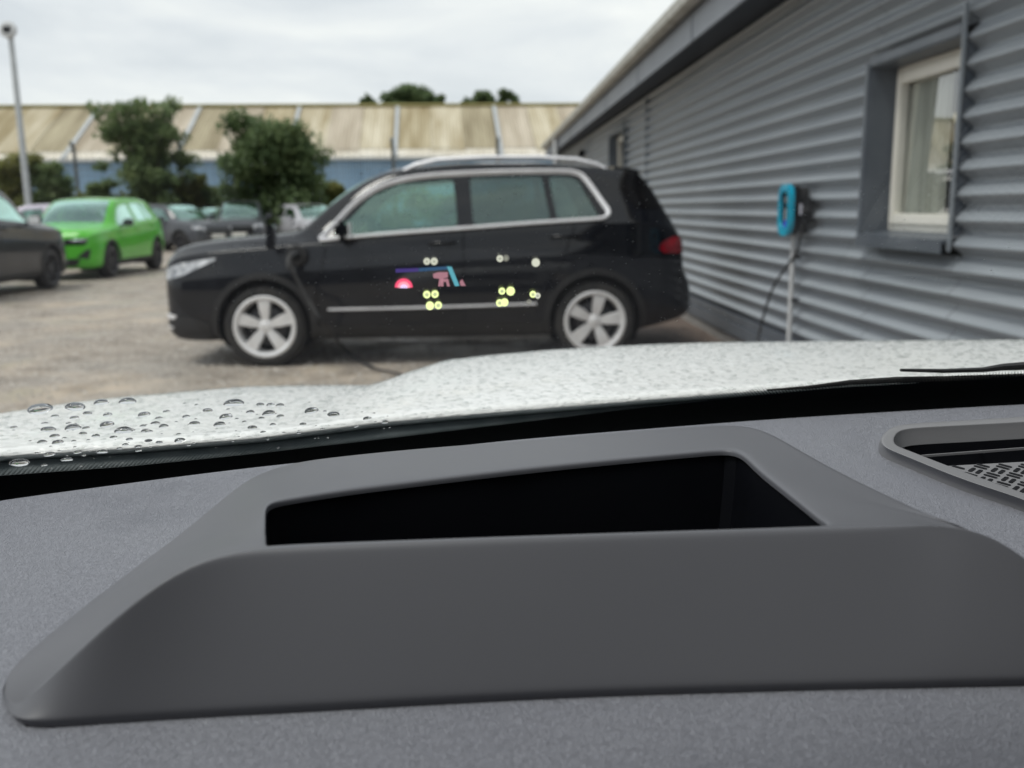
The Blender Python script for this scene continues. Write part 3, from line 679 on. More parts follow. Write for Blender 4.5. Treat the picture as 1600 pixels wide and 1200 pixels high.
MB().add([(-52, 2*RD-.3, 0), (52, 2*RD-.3, 0), (52, 2*RD-.3, EZ), (-52, 2*RD-.3, EZ)], [(0, 1, 2, 3)]).build('rear_wall', M['blue_wall'], wh)

# ------------------------------------------------------------------ trees, bushes, hedge
M['bark'] = mat('bark', (.10, .085, .065), .9, color2=(.16, .14, .11), nscale=14, stretch=(1, 1, .2), bump=.5, bscale=30)
def leafmat(nm, c1, c2, c3):
    m = mat(nm, c1, .6, color2=c3, nscale=1.6, lo=.3, hi=.72, spec=.3); e = m.node_tree.nodes['Color Ramp'].color_ramp.elements.new(.5); e.color = (*c2, 1)
    t = m.node_tree; b = t.nodes['Principled BSDF']; tl = nd(t, 'ShaderNodeBsdfTranslucent'); mxs = nd(t, 'ShaderNodeMixShader'); mxs.inputs[0].default_value = .5
    t.links.new(t.nodes['Color Ramp'].outputs[0], tl.inputs[0]); t.links.new(b.outputs[0], mxs.inputs[1]); t.links.new(tl.outputs[0], mxs.inputs[2]); t.links.new(mxs.outputs[0], t.nodes['Material Output'].inputs[0])
    return m
M['leaf_dark'] = leafmat('leaf_dark', (.085, .135, .065), (.145, .205, .095), (.20, .255, .12))
M['leaf_mid'] = leafmat('leaf_mid', (.115, .175, .08), (.175, .24, .11), (.24, .285, .13))
M['leaf_olive'] = leafmat('leaf_olive', (.16, .19, .07), (.23, .25, .09), (.33, .31, .12))
def leaves(clumps, n, size, rng, base=Vector((0, 0, 0))):
    tot = sum(c[1]**2.2 for c in clumps); V = []; Fc = []
    for c, r, sq in clumps:
        k = int(n*r**2.2/tot)
        for i in range(k):
            d = Vector((rng.gauss(0, 1), rng.gauss(0, 1), rng.gauss(0, 1))).normalized()*r*(rng.random()**.45)*(1+.35*noise.noise(Vector(c)*1.7+Vector((i*.37, 0, 0))))
            d.z *= sq; p = Vector(c)+d
            s = size*rng.uniform(.6, 1.3); q = Matrix.Rotation(rng.random()*6.28, 3, 'Z') @ Matrix.Rotation(rng.uniform(-1.1, 1.1), 3, 'X')
            b = len(V); V += [p+q @ Vector((0, -s, 0)), p+q @ Vector((s*.5, 0, s*.12)), p+q @ Vector((0, s, 0)), p+q @ Vector((-s*.5, 0, s*.12))]; Fc.append((b, b+1, b+2, b+3))
    return V, Fc
def tree(name, loc, h, w, lm, label, cat, seed, n=4200, leaf=.10, group=None, trunk_h=.25, stems=4, low=False, shape=None):
    rng = random.Random(seed); root = empty(name, loc, 0, label, cat, group); m = MB(); tips = []
    for s in range(stems):
        a = s*6.28/stems+rng.random(); sp = w*.32*(rng.random()*.5+.5 if stems > 1 else .1); top = h*rng.uniform(.72, .97)
        P = [Vector((rng.uniform(-.05, .05), rng.uniform(-.05, .05), -.05))]
        for k in range(1, 6):
            t = k/5; P.append(Vector((math.cos(a)*sp*t**1.3+rng.uniform(-.06, .06)*w*.3, math.sin(a)*sp*t**1.3, top*t)))
        m.tube(P, [max(.012, h*.016*(1-i/5.6)) for i in range(6)], 6); tips += P[2:]
        for k in range(2, 6):
            for j in range(2):
                b = rng.random()*6.28; L = w*.28*rng.uniform(.5, 1.1)*(1.15-k/6)
                q = P[k]+Vector((math.cos(b)*L, math.sin(b)*L, L*rng.uniform(.3, .9))); m.tube([P[k], (P[k]+q)/2+Vector((0, 0, .04*h)), q], [h*.006, h*.004, h*.0025], 5); tips.append(q)
    m.build('trunk', M['bark'], root, True, 60, False)
    cl = []
    if shape:
        for (cx, cz, r) in shape:
            for k in range(4):
                cl.append((Vector((cx*w+rng.uniform(-.05, .05)*w, rng.uniform(-.3, .3)*w, cz*h+rng.uniform(-.03, .03)*h)), r*w*rng.uniform(.65, 1.0), rng.uniform(.7, .95)))
    for p in tips:
        if p.z > h*trunk_h: cl.append((p, w*rng.uniform(.09, .17), .8))
    if low:
        for k in range(10): cl.append((Vector((rng.uniform(-.42, .42)*w, rng.uniform(-.4, .4)*w, rng.uniform(.12, .4)*h)), w*.16, .8))
    V, Fc = leaves(cl, n, leaf, rng); mesh('crown', V, Fc, lm, root)
    return root
def base(px, y): p = at_y(px, 331, y); return (p.x, y, 0)
def htop(py, px, y): return at_y(px, py, y).z
tree('tree', base(232, 36), htop(150, 235, 36), 3.7, M['leaf_mid'], 'loose upright tree with several stems behind the green car', 'tree', 5, 11000, .125, stems=5,
     shape=[(-.10, .93, .09), (.03, .95, .08), (-.33, .90, .10), (-.12, .78, .17), (.14, .82, .13), (-.30, .74, .13), (.30, .74, .14), (.02, .64, .20), (.34, .60, .14), (-.05, .50, .20), (.20, .45, .16), (-.36, .52, .10), (.05, .33, .15), (.38, .47, .09), (-.12, .30, .10), (-.1, .2, .16), (.15, .2, .16), (.3, .3, .13), (.32, .2, .14)])
tree('tree', base(432, 35), htop(191, 432, 35), 4.0, M['leaf_dark'], 'dense rounded dark green tree beside the dark car bonnet', 'tree', 9, 24000, .13, stems=4,
     shape=[(-.08, .91, .14), (.06, .90, .14), (-.24, .82, .17), (.22, .84, .17), (0, .76, .24), (.36, .72, .15), (-.36, .66, .16), (.18, .62, .23), (-.18, .60, .23), (.36, .52, .16), (-.38, .46, .15), (0, .45, .26), (.28, .36, .18), (-.25, .34, .18), (0, .25, .2), (-.34, .22, .22), (.34, .22, .22), (-.1, .15, .24), (.15, .14, .24), (0, .3, .26)])
for k, (px, w, h, top, lm, lab, n, sd) in enumerate([(18, 3.0, 0, 238, 'leaf_olive', 'yellow green bush at the left edge behind the lamp post', 5200, 1), (88, 2.6, 0, 252, 'leaf_mid', 'low green bush between the lamp post and fence post', 4200, 2),
        (160, 1.6, 0, 283, 'leaf_mid', 'small low bush left of the loose tree', 2000, 3), (297, 2.6, 0, 283, 'leaf_olive', 'olive bush between the two trees', 4200, 4), (345, 1.8, 0, 290, 'leaf_mid', 'small bush at the left foot of the dense tree', 2600, 5),
        (524, 1.6, 0, 283, 'leaf_olive', 'olive bush right of the dense tree', 2600, 6), (560, 1.5, 0, 293, 'leaf_mid', 'small bush behind the dark car windscreen', 1800, 8)]):
    tree('bush', base(px, 36.5+.2*k), htop(top, px, 36.5), w, M[lm], lab, 'bush', 20+sd, int(n*1.6), .12, stems=5, trunk_h=.12, low=True)
for k, (px, w, top, y, lab, n) in enumerate([(583, 4, 150, 96, 'smallest far tree top showing above the warehouse ridge', 700), (646, 9.5, 136, 100, 'biggest far tree top above the warehouse ridge', 3600), (690, 3.5, 150, 101, 'far tree top just right of the biggest one', 700), (735, 4, 152, 98, 'low far tree top between two bigger ones above the ridge', 500), (763, 5, 141, 99, 'left one of a pair of far tree tops above the ridge', 1400), (797, 4.5, 146, 99, 'right one of a pair of far tree tops above the ridge', 1200)]):
    H = htop(top-4, px, y); b = base(px, y)
    tree('tree', b, H, w*.72, M['leaf_dark'], lab, 'tree', 60+k, n*5, .26, stems=4, group='far trees above the warehouse', shape=[(0, .95, .13), (-.16, .92, .14), (.16, .91, .14), (-.3, .87, .13), (.32, .86, .13), (0, .86, .25), (-.25, .80, .25), (.25, .80, .25)])
# hedge: nobody could count its plants
rng = random.Random(4); cl = []
for i in range(190):
    x = -24+i*.16; cl.append((Vector((x, 37.6+rng.uniform(-.3, .3), rng.uniform(.3, 1.75)+.5*noise.noise(Vector((x*.4, 0, 0))))), rng.uniform(.38, .62), .9))
V, Fc = leaves(cl, 30000, .12, rng); tag(mesh('hedge', V, Fc, M['leaf_olive']), 'scrubby hedge along the fence', kind='stuff')

# ------------------------------------------------------------------ fence and lamp post
M['fence_steel'] = mat('fence_steel', (.16, .175, .18), .5, .3, nscale=5)
fn = empty('mesh_fence', (0, 39, 0), 0, 'tall wire mesh fence with steel posts before the warehouse', 'fence')
for px in (-40, 125, 288, 452, 617, 779, 935):
    x = at_y(px, 331, 39).x
    MB().tube([(x, 0, -.1), (x, 0, 3.75), (x, -.25, 4.05)], .075, 10).build('post', M['fence_steel'], fn, True, 50)
wi = MB(); xa = at_y(-60, 331, 39).x
for k in range(16): z = .2+k*.23; wi.tube([(xa, -.09, z), (3.5, -.09, z)], .008 if k % 4 else .013, 4)
for k in range(int((3.5-xa)/.25)): x = xa+k*.25; wi.tube([(x, -.09, .1), (x, -.09, 3.7)], .006, 4)
tag(wi.build('mesh_wires', M['fence_steel'], fn, fix=False), kind='stuff')
lp = at_y(46, 331, 30); lt = htop(56, 24, 30)
lamp = empty('lamp_post', (lp.x, 30, 0), 0, 'tall slim grey lamp post with a round floodlight head', 'lamp post')
MB().tube([(0, 0, 0), (0, 0, lt*.5), (0, 0, lt)], [.105, .095, .08], 14).build('pole', mat('lamp_steel', (.42, .44, .45), .5, .4), lamp, True, 50)
MB().lathe([(0, .07), (.20, .07), (.25, .02), (.25, -.05), (.17, -.12), (0, -.13)], Matrix.Translation((0, -.12, lt+.16)) @ Matrix.Rotation(R(80), 4, 'X'), 24).build('lamp_head', M['pipe_grey'], lamp, True, 40)
MB().box((0, -.20, lt+.14), (.24, .03, .22), bevel=.01).build('lamp_glass', M['gloss_black'], lamp)
# dark workshop across the yard, behind the viewer, that the parked car's flank mirrors
ws = empty('workshop', (-6, -19, 0), 0, 'long dark workshop across the yard behind the viewer', 'building')
MB().box((0, -4, 2.4), (60, 8, 4.8)).build('wall', M['cladding_trim'], ws); MB().box((0, -4, 4.9), (61, 9, .2)).build('roof', M['roof_sheet'], ws)
for k in range(7): MB().box((-24+8*k, .03, 1.6), (3.4, .08, 3.2), bevel=.02).build('door', M['plastic_black'], ws)
# ------------------------------------------------------------------ parked cars
suv_y = 7.49+.915; ax = at_y(412, 506, 7.49)
suv = make_car('parked_suv', (ax.x, suv_y, -.008), 0, SUV, 'black SUV with silver window trim parked side on and plugged in to charge', 'car')
print('suv axle', ax, 'rear wheel px', proj((ax.x+2.68, 7.49, .335)), 'front', proj((ax.x, 7.49, .335)))
# open charging flap on the front wing, with the plug in it
fp_ = at_y(428, 362, 7.50); pl = at_y(462, 398, 7.44)
fl = MB().box((0, 0, 0), (.05, .16, .19), Matrix.Rotation(R(8), 3, 'Y'), bevel=.012); fl.V = [v+Vector((fp_.x-ax.x, 7.40-suv_y, fp_.z-.03)) for v in fl.V]
fl.build('charging_flap', M['black_paint'], suv, True, 40)
po = MB().lathe([(0, .01), (.075, .01), (.085, 0), (.085, -.03), (0, -.03)], Matrix.Translation((pl.x-ax.x, 7.475-suv_y, pl.z)) @ Matrix.Rotation(R(90), 4, 'X'), 20); po.build('charging_socket', M['plastic_black'], suv, True, 40)

def variant(base, paintk, rimk='split', scale=(1, 1, 1), cutroof=0, rimmat='dark_alloy', coupe=0, **kw):
    sx, sy, sz = scale; d = dict(base)
    def f(x, zb, zs, zr, zt, hw, rw): return (x*sx, zb, zs*sz, zr*sz, zt*sz, hw*sy, rw*sy)
    d['st'] = [f(*s) for s in base['st']]
    if coupe:
        n = []
        for x, zb, zs, zr, zt, hw, rw in d['st']:
            k = max(0, (x-1.5)/1.9)*coupe if x < 3.3*sx else 0
            n.append((x, zb, zs, max(zs+.03, zr-k), max(zs+.04, zt-k), hw, rw))
        d['st'] = n
    g = lambda P: [(x*sx, z*sz) for x, z in P]
    d['wins'] = [g(w) for w in base['wins']]; d['seam'] = [g(s) for s in base['seam']]
    d['ws'] = (base['ws'][0]*sx, base['ws'][1]*sx, base['ws'][2]*sy, base['ws'][3]*sy, base['ws'][4]*sz*.97)
    d['bl'] = (base['bl'][0]*sx, base['bl'][1]*sx, base['bl'][2]*sy, base['bl'][3]*sy, base['bl'][4]*sz*.97)
    d['wb'] = base['wb']*sx; d['paint'] = paintk; d['rim'] = rimk; d['rimmat'] = rimmat; d['tubes'] = []
    d['handles'] = g(base['handles']); d['mirror'] = (base['mirror'][0]*sx, base['mirror'][1]*sz); d['mirmat'] = paintk
    d['track'] = .775*sy; d['n'] = 64; d['ns'] = 2
    d['over'] = [o for o in base['over']]; d['rails'] = []
    d.update(kw); return d
pz = 'yz'
GREEN = variant(SUV, 'green_paint', 'split', (.955, .965, .955), wr=.325, rr=.24, priv=9, mirmat='gloss_black', over=[
    ('visor_grille', [round_poly([(-.68, .66), (.68, .66), (.74, .78), (-.74, .78)], .03)], 'gloss_black', dict(out=.006, plane=pz, lim=(-1.2, -.55))),
    ('headlight', [[(.42, .735), (.72, .745), (.74, .775), (.40, .765)], [(-.42, .735), (-.72, .745), (-.74, .775), (-.40, .765)]], 'lamp_lens', dict(out=.012, plane=pz, lim=(-1.2, -.5))),
    ('lower_grille', [round_poly([(-.50, .27), (.50, .27), (.58, .41), (-.58, .41)], .03)], 'plastic_black', dict(out=.008, plane=pz, lim=(-1.2, -.5))),
    ('fog_lamp_recess', [[(.52, .44), (.72, .40), (.76, .58), (.70, .58)], [(-.52, .44), (-.72, .40), (-.76, .58), (-.70, .58)]], 'plastic_black', dict(out=.008, plane=pz, lim=(-1.2, -.4))),
    ('tail_light', [[(3.05, .86), (3.40, .90), (3.44, .98), (3.10, .95)]], 'red_lens', dict(out=.006)),
    ('number_plate', [[(-.26, .445), (.26, .445), (.26, .55), (-.26, .55)]], 'plate', dict(out=.014, plane=pz, lim=(-1.2, -.5)))])
ga = at_z(183, 433, 0)
make_car('parked_crossover', (ga.x-.87, ga.y-.1, 0), R(90), GREEN, 'bright green crossover with black visor grille facing the viewer', 'car')
DARK = variant(SUV, 'dark_grey_paint', 'multi', (.99, 1, 1.05), coupe=.0, wr=.345, rr=.265, rimmat='dark_alloy', wheel_side=.36, spin=20,
   tubes=[('window_trim', [(.47, 1.018), (1.0, 1.062), (1.6, 1.098), (2.2, 1.135), (2.66, 1.158)], .012, 'gloss_black')])
da = at_z(79, 452, 0)
make_car('parked_suv', (da.x-.87, da.y+.12, 0), R(-90), DARK, 'dark grey SUV cut off by the left edge, nose to nose with the green car', 'car')
base_over = [
    ('front_grille', [round_poly([(-.48, .50), (.48, .50), (.55, .74), (-.55, .74)], .03)], 'gloss_black', dict(out=.006, plane=pz, lim=(-1.2, -.5))),
    ('headlight', [[(.50, .66), (.80, .70), (.80, .80), (.50, .77)], [(-.50, .66), (-.80, .70), (-.80, .80), (-.50, .77)]], 'lamp_lens', dict(out=.010, plane=pz, lim=(-1.2, -.35))),
    ('lower_grille', [round_poly([(-.60, .26), (.60, .26), (.55, .40), (-.55, .40)], .02)], 'plastic_black', dict(out=.008, plane=pz, lim=(-1.2, -.5))),
    ('number_plate', [[(-.26, .42), (.26, .42), (.26, .53), (-.26, .53)]], 'plate', dict(out=.014, plane=pz, lim=(-1.2, -.5)))]
FAR = []
def far_car(px, y, hd, paintk, sc, label, rim='multi', over=base_over):
    p = at_y(px, 331, y); c = Vector((1.3*math.cos(hd), 1.3*math.sin(hd), 0)); loc = (p.x-c.x, y-c.y, 0)
    if not FAR:
        sp = variant(SUV, paintk, rim, (.95, .95, .93), wr=.31, rr=.22, over=over, seams=False, sill=.28, n=48)
        FAR.append(make_car('parked_car', loc, hd, sp, label, 'car', 'cars parked in the far row')); return
    src = FAR[0]; r = src.copy(); COL.objects.link(r); r.location = loc; r.rotation_euler = (0, 0, hd); r['label'] = label; r.scale = sc
    paint_of = {}
    for ch in list(src.children):
        q = ch.copy(); COL.objects.link(q); q.parent = r
        if q.data and q.data.materials and q.data.materials[0] == M['grey_paint'] and paintk != 'grey_paint':
            q.material_slots[0].link = 'OBJECT'; q.material_slots[0].material = M[paintk]
        for g in list(ch.children): w = g.copy(); COL.objects.link(w); w.parent = q
far_car(268, 31.5, R(148), 'grey_paint', (1, 1, 1), 'dark grey hatchback facing right just beyond the green car')
far_car(60, 27.5, R(20), 'lilac_paint', (1, 1, 1), 'pale lilac car whose roof shows behind the dark grey SUV')
far_car(378, 33.0, R(100), 'grey_paint', (1, .98, 1.05), 'grey car facing the viewer in front of the dense tree')
far_car(478, 33.5, R(125), 'silver_paint', (.97, .98, .97), 'pale silver car half hidden by the black SUV windscreen')
far_car(330, 34.5, R(95), 'black_paint', (1, .98, .93), 'black car low between the grey hatchback and the grey car')

# charging cable from the wing to the ground and on to the wall charger
cab = empty('charging_cable', (pl.x, pl.y, 0), 0, 'black charging cable drooping from the SUV front wing to the gravel', 'cable')
pts = [at_y(462, 400, 7.43), at_y(455, 399, 7.34), at_y(455, 415, 7.28), at_y(466, 440, 7.24), at_y(483, 470, 7.16), at_y(505, 505, 7.0), at_z(545, 552, .035), at_z(585, 575, .02), at_z(640, 590, .02)]
p_end = Vector((XW-.09, cy-.02, 0))
pts += [Vector((.0, 5.35, .02)), Vector((.9, 4.9, .02)), Vector((1.6, 5.3, .02)), Vector((1.95, 6.6, .02)), Vector((2.06, 6.9, .25)), Vector((2.08, cy+.25, .62)), Vector((2.12, cy+.06, czm-chh/2-.22)), Vector((2.14, cy-.10, czm-chh/2-.10)), Vector((2.15, cy-.17, czm-.07))]
cc = MB().tube([Vector(p)-cab.location for p in catmull(pts, 8)], [.0125 if i < 56 else .009 for i in range(8*(len(pts)-1)+1)], 8); cc.build('cable', M['rubber'], cab, True, 60)
pg = MB().tube([Vector(pl)-cab.location+Vector((0, .02, 0)), Vector(pl)-cab.location+Vector((-.01, -.06, .0)), Vector(pl)-cab.location+Vector((-.035, -.11, -.03)), Vector(pl)-cab.location+Vector((-.035, -.15, -.10))], [.036, .034, .024, .016], 12); pg.build('plug', M['plastic_black'], cab, True, 50)

# ------------------------------------------------------------------ the white car the viewer sits in
M['white_paint'] = mat('white_paint', (.80, .81, .79), .22, nscale=3, coat=1.0, color2=(.82, .83, .81))
def dash_mat():
    m = mat('dash_grain', (.225, .231, .265), .46, color2=(.242, .249, .282), nscale=8, spec=.35); t = m.node_tree; b = t.nodes['Principled BSDF']
    tc = nd(t, 'ShaderNodeTexCoord'); v = nd(t, 'ShaderNodeTexVoronoi', feature='DISTANCE_TO_EDGE'); v.inputs['Scale'].default_value = 440; v.inputs['Randomness'].default_value = 1
    n = nd(t, 'ShaderNodeTexNoise'); n.inputs['Scale'].default_value = 400; n.inputs['Detail'].default_value = 2
    n0 = nd(t, 'ShaderNodeTexNoise'); n0.inputs['Scale'].default_value = 260; mv = nd(t, 'ShaderNodeMixRGB'); mv.inputs[0].default_value = .012
    t.links.new(tc.outputs['Object'], n0.inputs['Vector']); t.links.new(tc.outputs['Object'], mv.inputs[1]); t.links.new(n0.outputs['Color'], mv.inputs[2]); t.links.new(mv.outputs[0], v.inputs['Vector'])
    t.links.new(tc.outputs['Object'], n.inputs['Vector'])
    mr = nd(t, 'ShaderNodeMapRange'); mr.inputs[1].default_value = 0; mr.inputs[2].default_value = .35
    t.links.new(v.outputs['Distance'], mr.inputs[0]); ad = nd(t, 'ShaderNodeMath', operation='ADD'); t.links.new(mr.outputs[0], ad.inputs[0]); t.links.new(n.outputs['Fac'], ad.inputs[1])
    bp = nd(t, 'ShaderNodeBump'); bp.inputs['Strength'].default_value = .7; bp.inputs['Distance'].default_value = .0008
    t.links.new(ad.outputs[0], bp.inputs['Height']); t.links.new(bp.outputs[0], b.inputs['Normal']); return m
M['dash'] = dash_mat()
M['bezel'] = mat('bezel_plastic', (.108, .110, .124), .44, color2=(.114, .116, .130), nscale=5, spec=.4, bump=.06, bscale=1500, bdist=.0003)
M['well'] = mat('well_black', (.0035, .004, .006), .35, spec=.25)
M['vent_plastic'] = mat('vent_plastic', (.19, .19, .20), .40, spec=.45, bump=.05, bscale=1500, bdist=.0003)
M['frit'] = mat('frit_black', (.002, .003, .005), .6, color2=(.002, .003, .005), spec=.1)
M['screen_glass'] = glass_mat('screen_glass', (.94, .97, .96), (1, 1, 1), .5, 1.33, True)
M['headliner'] = mat('headliner', (.05, .05, .05), .9, nscale=30)
M['cowl'] = mat('cowl_plastic', (.06, .075, .08), .45, color2=(.09, .105, .11), nscale=40, bump=.3, bscale=200)
wc = empty('white_car', (.15, -.6, 0), 0, 'white car seen from inside, its grey dashboard in front and wet bonnet beyond', 'car')
def inc(o, par=None):
    o.parent = par or wc; o.data.transform(Matrix.Translation(-wc.location)); return o
def dash_h(y): 
    z = CAM_H-.200+.125*(y-.36)
    if y < .345: z -= 2.2*(.345-y)**2 + .06*(.345-y)
    return z
def on_dash(px, py, dz=0):
    d = ray(px, py); t = .05
    for _ in range(2000):
        p = CAM+d*t
        if p.z <= dash_h(p.y)+dz: break
        t += .0007
    return p
TOPZ, TOPK = CAM_H-.140, -.058
def on_top(px, py): return at_slope(px, py, TOPZ, .37, TOPK)
# surround of the head-up display: outer rim, opening, and the foot of its skirt
D = 'd'; P_ = 'p'
Gp = [(28, 1106, -.1975), (75, 1062, -.187), (150, 988, -.164), (250, 903, -.1465), (330, 868, -.1408), (430, 857, P_), (650, 848, P_), (900, 839, P_), (1150, 831, P_), (1330, 826, P_), (1440, 822, P_), (1500, 822, -.1403), (1555, 836, -.144), (1620, 880, -.155), (1700, 960, -.178), (1745, 1030, -.196),
      (1692, 956, -.1775), (1558, 838, -.1446), (1470, 811, P_), (1400, 778, P_), (1310, 735, P_), (1240, 696, P_), (1195, 671, P_), (1150, 663, P_), (1080, 666, P_), (950, 676, P_), (800, 689, P_), (650, 700, P_), (530, 712, P_), (460, 722, D), (410, 738, D), (375, 757, D), (330, 795, D), (285, 832, D), (245, 862, D), (190, 902, D), (90, 980, D), (2, 1052, D), (8, 1092, D)]
Op = [(416, 836), (415.5, 843), (418, 848), (424, 850), (440, 850), (500, 847.5), (680, 841), (900, 833.5), (1120, 826.5), (1240, 822.5), (1283, 821), (1291, 819.5), (1292.5, 817), (1289, 812), (1280, 806), (1270, 798),
      (1255, 786), (1230, 767), (1208, 750), (1190, 736), (1175, 722), (1163, 710), (1150, 703), (1132, 701), (1100, 703.5), (950, 717), (800, 732), (650, 750), (540, 763), (470, 774), (433, 780), (421, 785), (416, 791), (415, 800), (415, 810), (415, 816), (415, 822), (415, 828), (415.5, 832)]
Bp = {0: (22, 1124), 1: (62, 1127), 2: (150, 1119), 3: (250, 1113), 4: (330, 1108), 5: (430, 1103), 6: (650, 1090), 7: (900, 1077), 8: (1150, 1070), 9: (1330, 1065), 10: (1440, 1063), 11: (1500, 1061), 12: (1555, 1060), 13: (1640, 1058), 14: (1740, 1056), 15: (1800, 1052), 37: (-3, 1062), 38: (5, 1105)}
G3 = []
for px, py, h in Gp:
    if h == P_: G3.append(on_top(px, py))
    elif h == D: G3.append(on_dash(px, py, .004))
    else: G3.append(at_z(px, py, CAM_H+h))
O3 = [on_top(*p) for p in Op]
B3 = []
for i, g in enumerate(G3):
    if i in Bp: B3.append(on_dash(*Bp[i], .0048))
    else: B3.append(Vector((g.x, g.y+.002, dash_h(g.y)+.001)))
nG = len(G3); cen = sum(O3, Vector())/nG
loops = []
loops.append([Vector((b.x, b.y, b.z)).lerp(Vector((cen.x, cen.y, b.z)), .012)-Vector((0, 0, .004)) for b in B3])      # folded under
loops.append(B3)
loops.append([b.lerp(g, .03) for b, g in zip(B3, G3)])
loops.append([b.lerp(g, .91) for b, g in zip(B3, G3)])
loops.append([g.lerp(b, .02).lerp(o, .0) for g, b, o in zip(G3, B3, O3)])
loops.append([g.lerp(o, min(.5, .006/max((g-o).length, .01))) + Vector((0, 0, .0004)) for g, o in zip(G3, O3)])
Wp = {35: (275, 858, -.172), 36: (265, 868, -.167), 37: (262, 876, -.160), 38: (262, 884, -.153), 0: (264, 890, -.149), 1: (268, 894, -.1475), 2: (285, 892, -.1462), 3: (305, 880, -.1442),
      12: (1488, 822, P_), 13: (1500, 823, -.1408), 14: (1508, 822, -.1408), 15: (1513, 821, -.1409), 16: (1512, 819.5, -.1412), 17: (1495, 816.5, P_)}
W3 = []
for i, (g, o) in enumerate(zip(G3, O3)):
    if i in Wp: px, py, h = Wp[i]; W3.append(on_top(px, py) if h == P_ else at_z(px, py, CAM_H+h))
    else: W3.append(g.lerp(o, .5))
loops[-1] = [g.lerp(w, min(.5, .0042/max((g-w).length, .01))) + Vector((0, 0, .0004)) for g, w in zip(G3, W3)]
loops.append([g.lerp(w, .5) for g, w in zip(G3, W3)])
loops.append(W3)
loops.append([w.lerp(o, .6) for w, o in zip(W3, O3)])
loops.append([o+(g-o)*min(.2, .0022/max((g-o).length, .01)) for g, o in zip(G3, O3)])
loops.append([o-Vector((0, 0, .0012)) for o in O3])
loops.append([o-Vector((0, 0, .004)) for o in O3])
def loop_mesh(loops, closed=True):
    n = len(loops[0]); V = [p for l in loops for p in l]
    return V, [(a*n+i, a*n+(i+1) % n, (a+1)*n+(i+1) % n, (a+1)*n+i) for a in range(len(loops)-1) for i in range(n)]
hs = inc(mesh('display_surround', *loop_mesh(loops), M['bezel'], smooth=True, fix=True)); subsurf(hs, 2)
well = [[o.lerp(g, min(.3, .0018/max((g-o).length, .01)))-Vector((0, 0, .0036)) for g, o in zip(G3, O3)], [o-Vector((0, 0, .02)) for o in O3], [o.lerp(cen, .05)-Vector((0, 0, .10)) for o in O3]]
V, Fc = loop_mesh(well); Fc.append(tuple(range(2*nG, 3*nG)))
inc(mesh('display_well', V, Fc, M['well'], smooth=True, ang=40, fix=True), None)
gk = [[b.lerp(Vector((cen.x, cen.y, b.z)), .016)-Vector((0, 0, .0005)) for b in B3], [Vector((b.x, b.y, dash_h(b.y)-.004)).lerp(Vector((cen.x, cen.y, dash_h(b.y)-.004)), .016) for b in B3]]  # black skirt drawn in for the dark shadow line under the surround
inc(mesh('surround_shadow_gap', *loop_mesh(gk), M['well'], smooth=True))
# air vent at the right
VO = [(1371, 692), (1378, 680), (1390, 670), (1408, 665), (1450, 662), (1520, 658), (1600, 653), (1700, 647), (1790, 643), (1830, 650), (1850, 675), (1860, 730), (1868, 820), (1850, 865), (1810, 880), (1740, 855), (1660, 815), (1600, 786), (1540, 768), (1480, 747), (1427, 724), (1395, 711), (1377, 703)]
VI = [(1396, 689), (1398, 681), (1403, 674), (1416, 669.5), (1450, 667), (1520, 663.5), (1600, 659), (1700, 653), (1780, 649), (1805, 657), (1820, 680), (1830, 730), (1835, 800), (1825, 835), (1795, 845), (1735, 825), (1660, 795), (1600, 769), (1550, 752), (1500, 734), (1448, 714), (1415, 701), (1401, 696)]
vo = [on_dash(*p, .001) for p in VO]; vt = [on_dash(*p, .0055) for p in [tuple(np.array(a)*.72+np.array(b)*.28) for a, b in zip(VO, VI)]]; vi = [on_dash(*p, .0050) for p in VI]
vc = sum(vi, Vector())/len(vi)
vl = [[p-Vector((0, 0, .006)) for p in vo], vo, [a.lerp(b, .5)+Vector((0, 0, .002)) for a, b in zip(vo, vt)], vt, [a.lerp(b, .85) for a, b in zip(vt, vi)], vi, [p-Vector((0, 0, .0025)) for p in vi], [p.lerp(vc, .03)-Vector((0, 0, .012)) for p in vi]]
av = inc(mesh('air_vent', *loop_mesh(vl), M['vent_plastic'], smooth=True, fix=True)); subsurf(av, 2)
vw = [[p.lerp(vc, .03)-Vector((0, 0, .0122)) for p in vi], [p.lerp(vc, .04)-Vector((0, 0, .05)) for p in vi]]
V, Fc = loop_mesh(vw); Fc.append(tuple(range(len(vi), 2*len(vi)))); inc(mesh('vent_duct', V, Fc, M['well'], smooth=True, fix=True), av)
def on_vent(px, py, dz): return on_dash(px, py, dz)
def strip(name, a, b, w, h, m, par, up=Vector((0, 0, 1))):
    d = (b-a).normalized(); s = d.cross(up).normalized()*w/2; u = up*h
    V = [a-s, a+s, b+s, b-s, a-s+u, a+s+u, b+s+u, b-s+u]
    return inc(mesh(name, V, [(0, 3, 2, 1), (4, 5, 6, 7), (0, 1, 5, 4), (1, 2, 6, 5), (2, 3, 7, 6), (3, 0, 4, 7)], m, fix=True), par)
strip('slat', on_vent(1440, 714.5, -.012), on_vent(1830, 685, -.012), .0014, .0016, M['vent_plastic'], av); strip('slat', on_vent(1505, 699, -.020), on_vent(1538, 708, -.014), .0012, .0014, M['vent_plastic'], av)
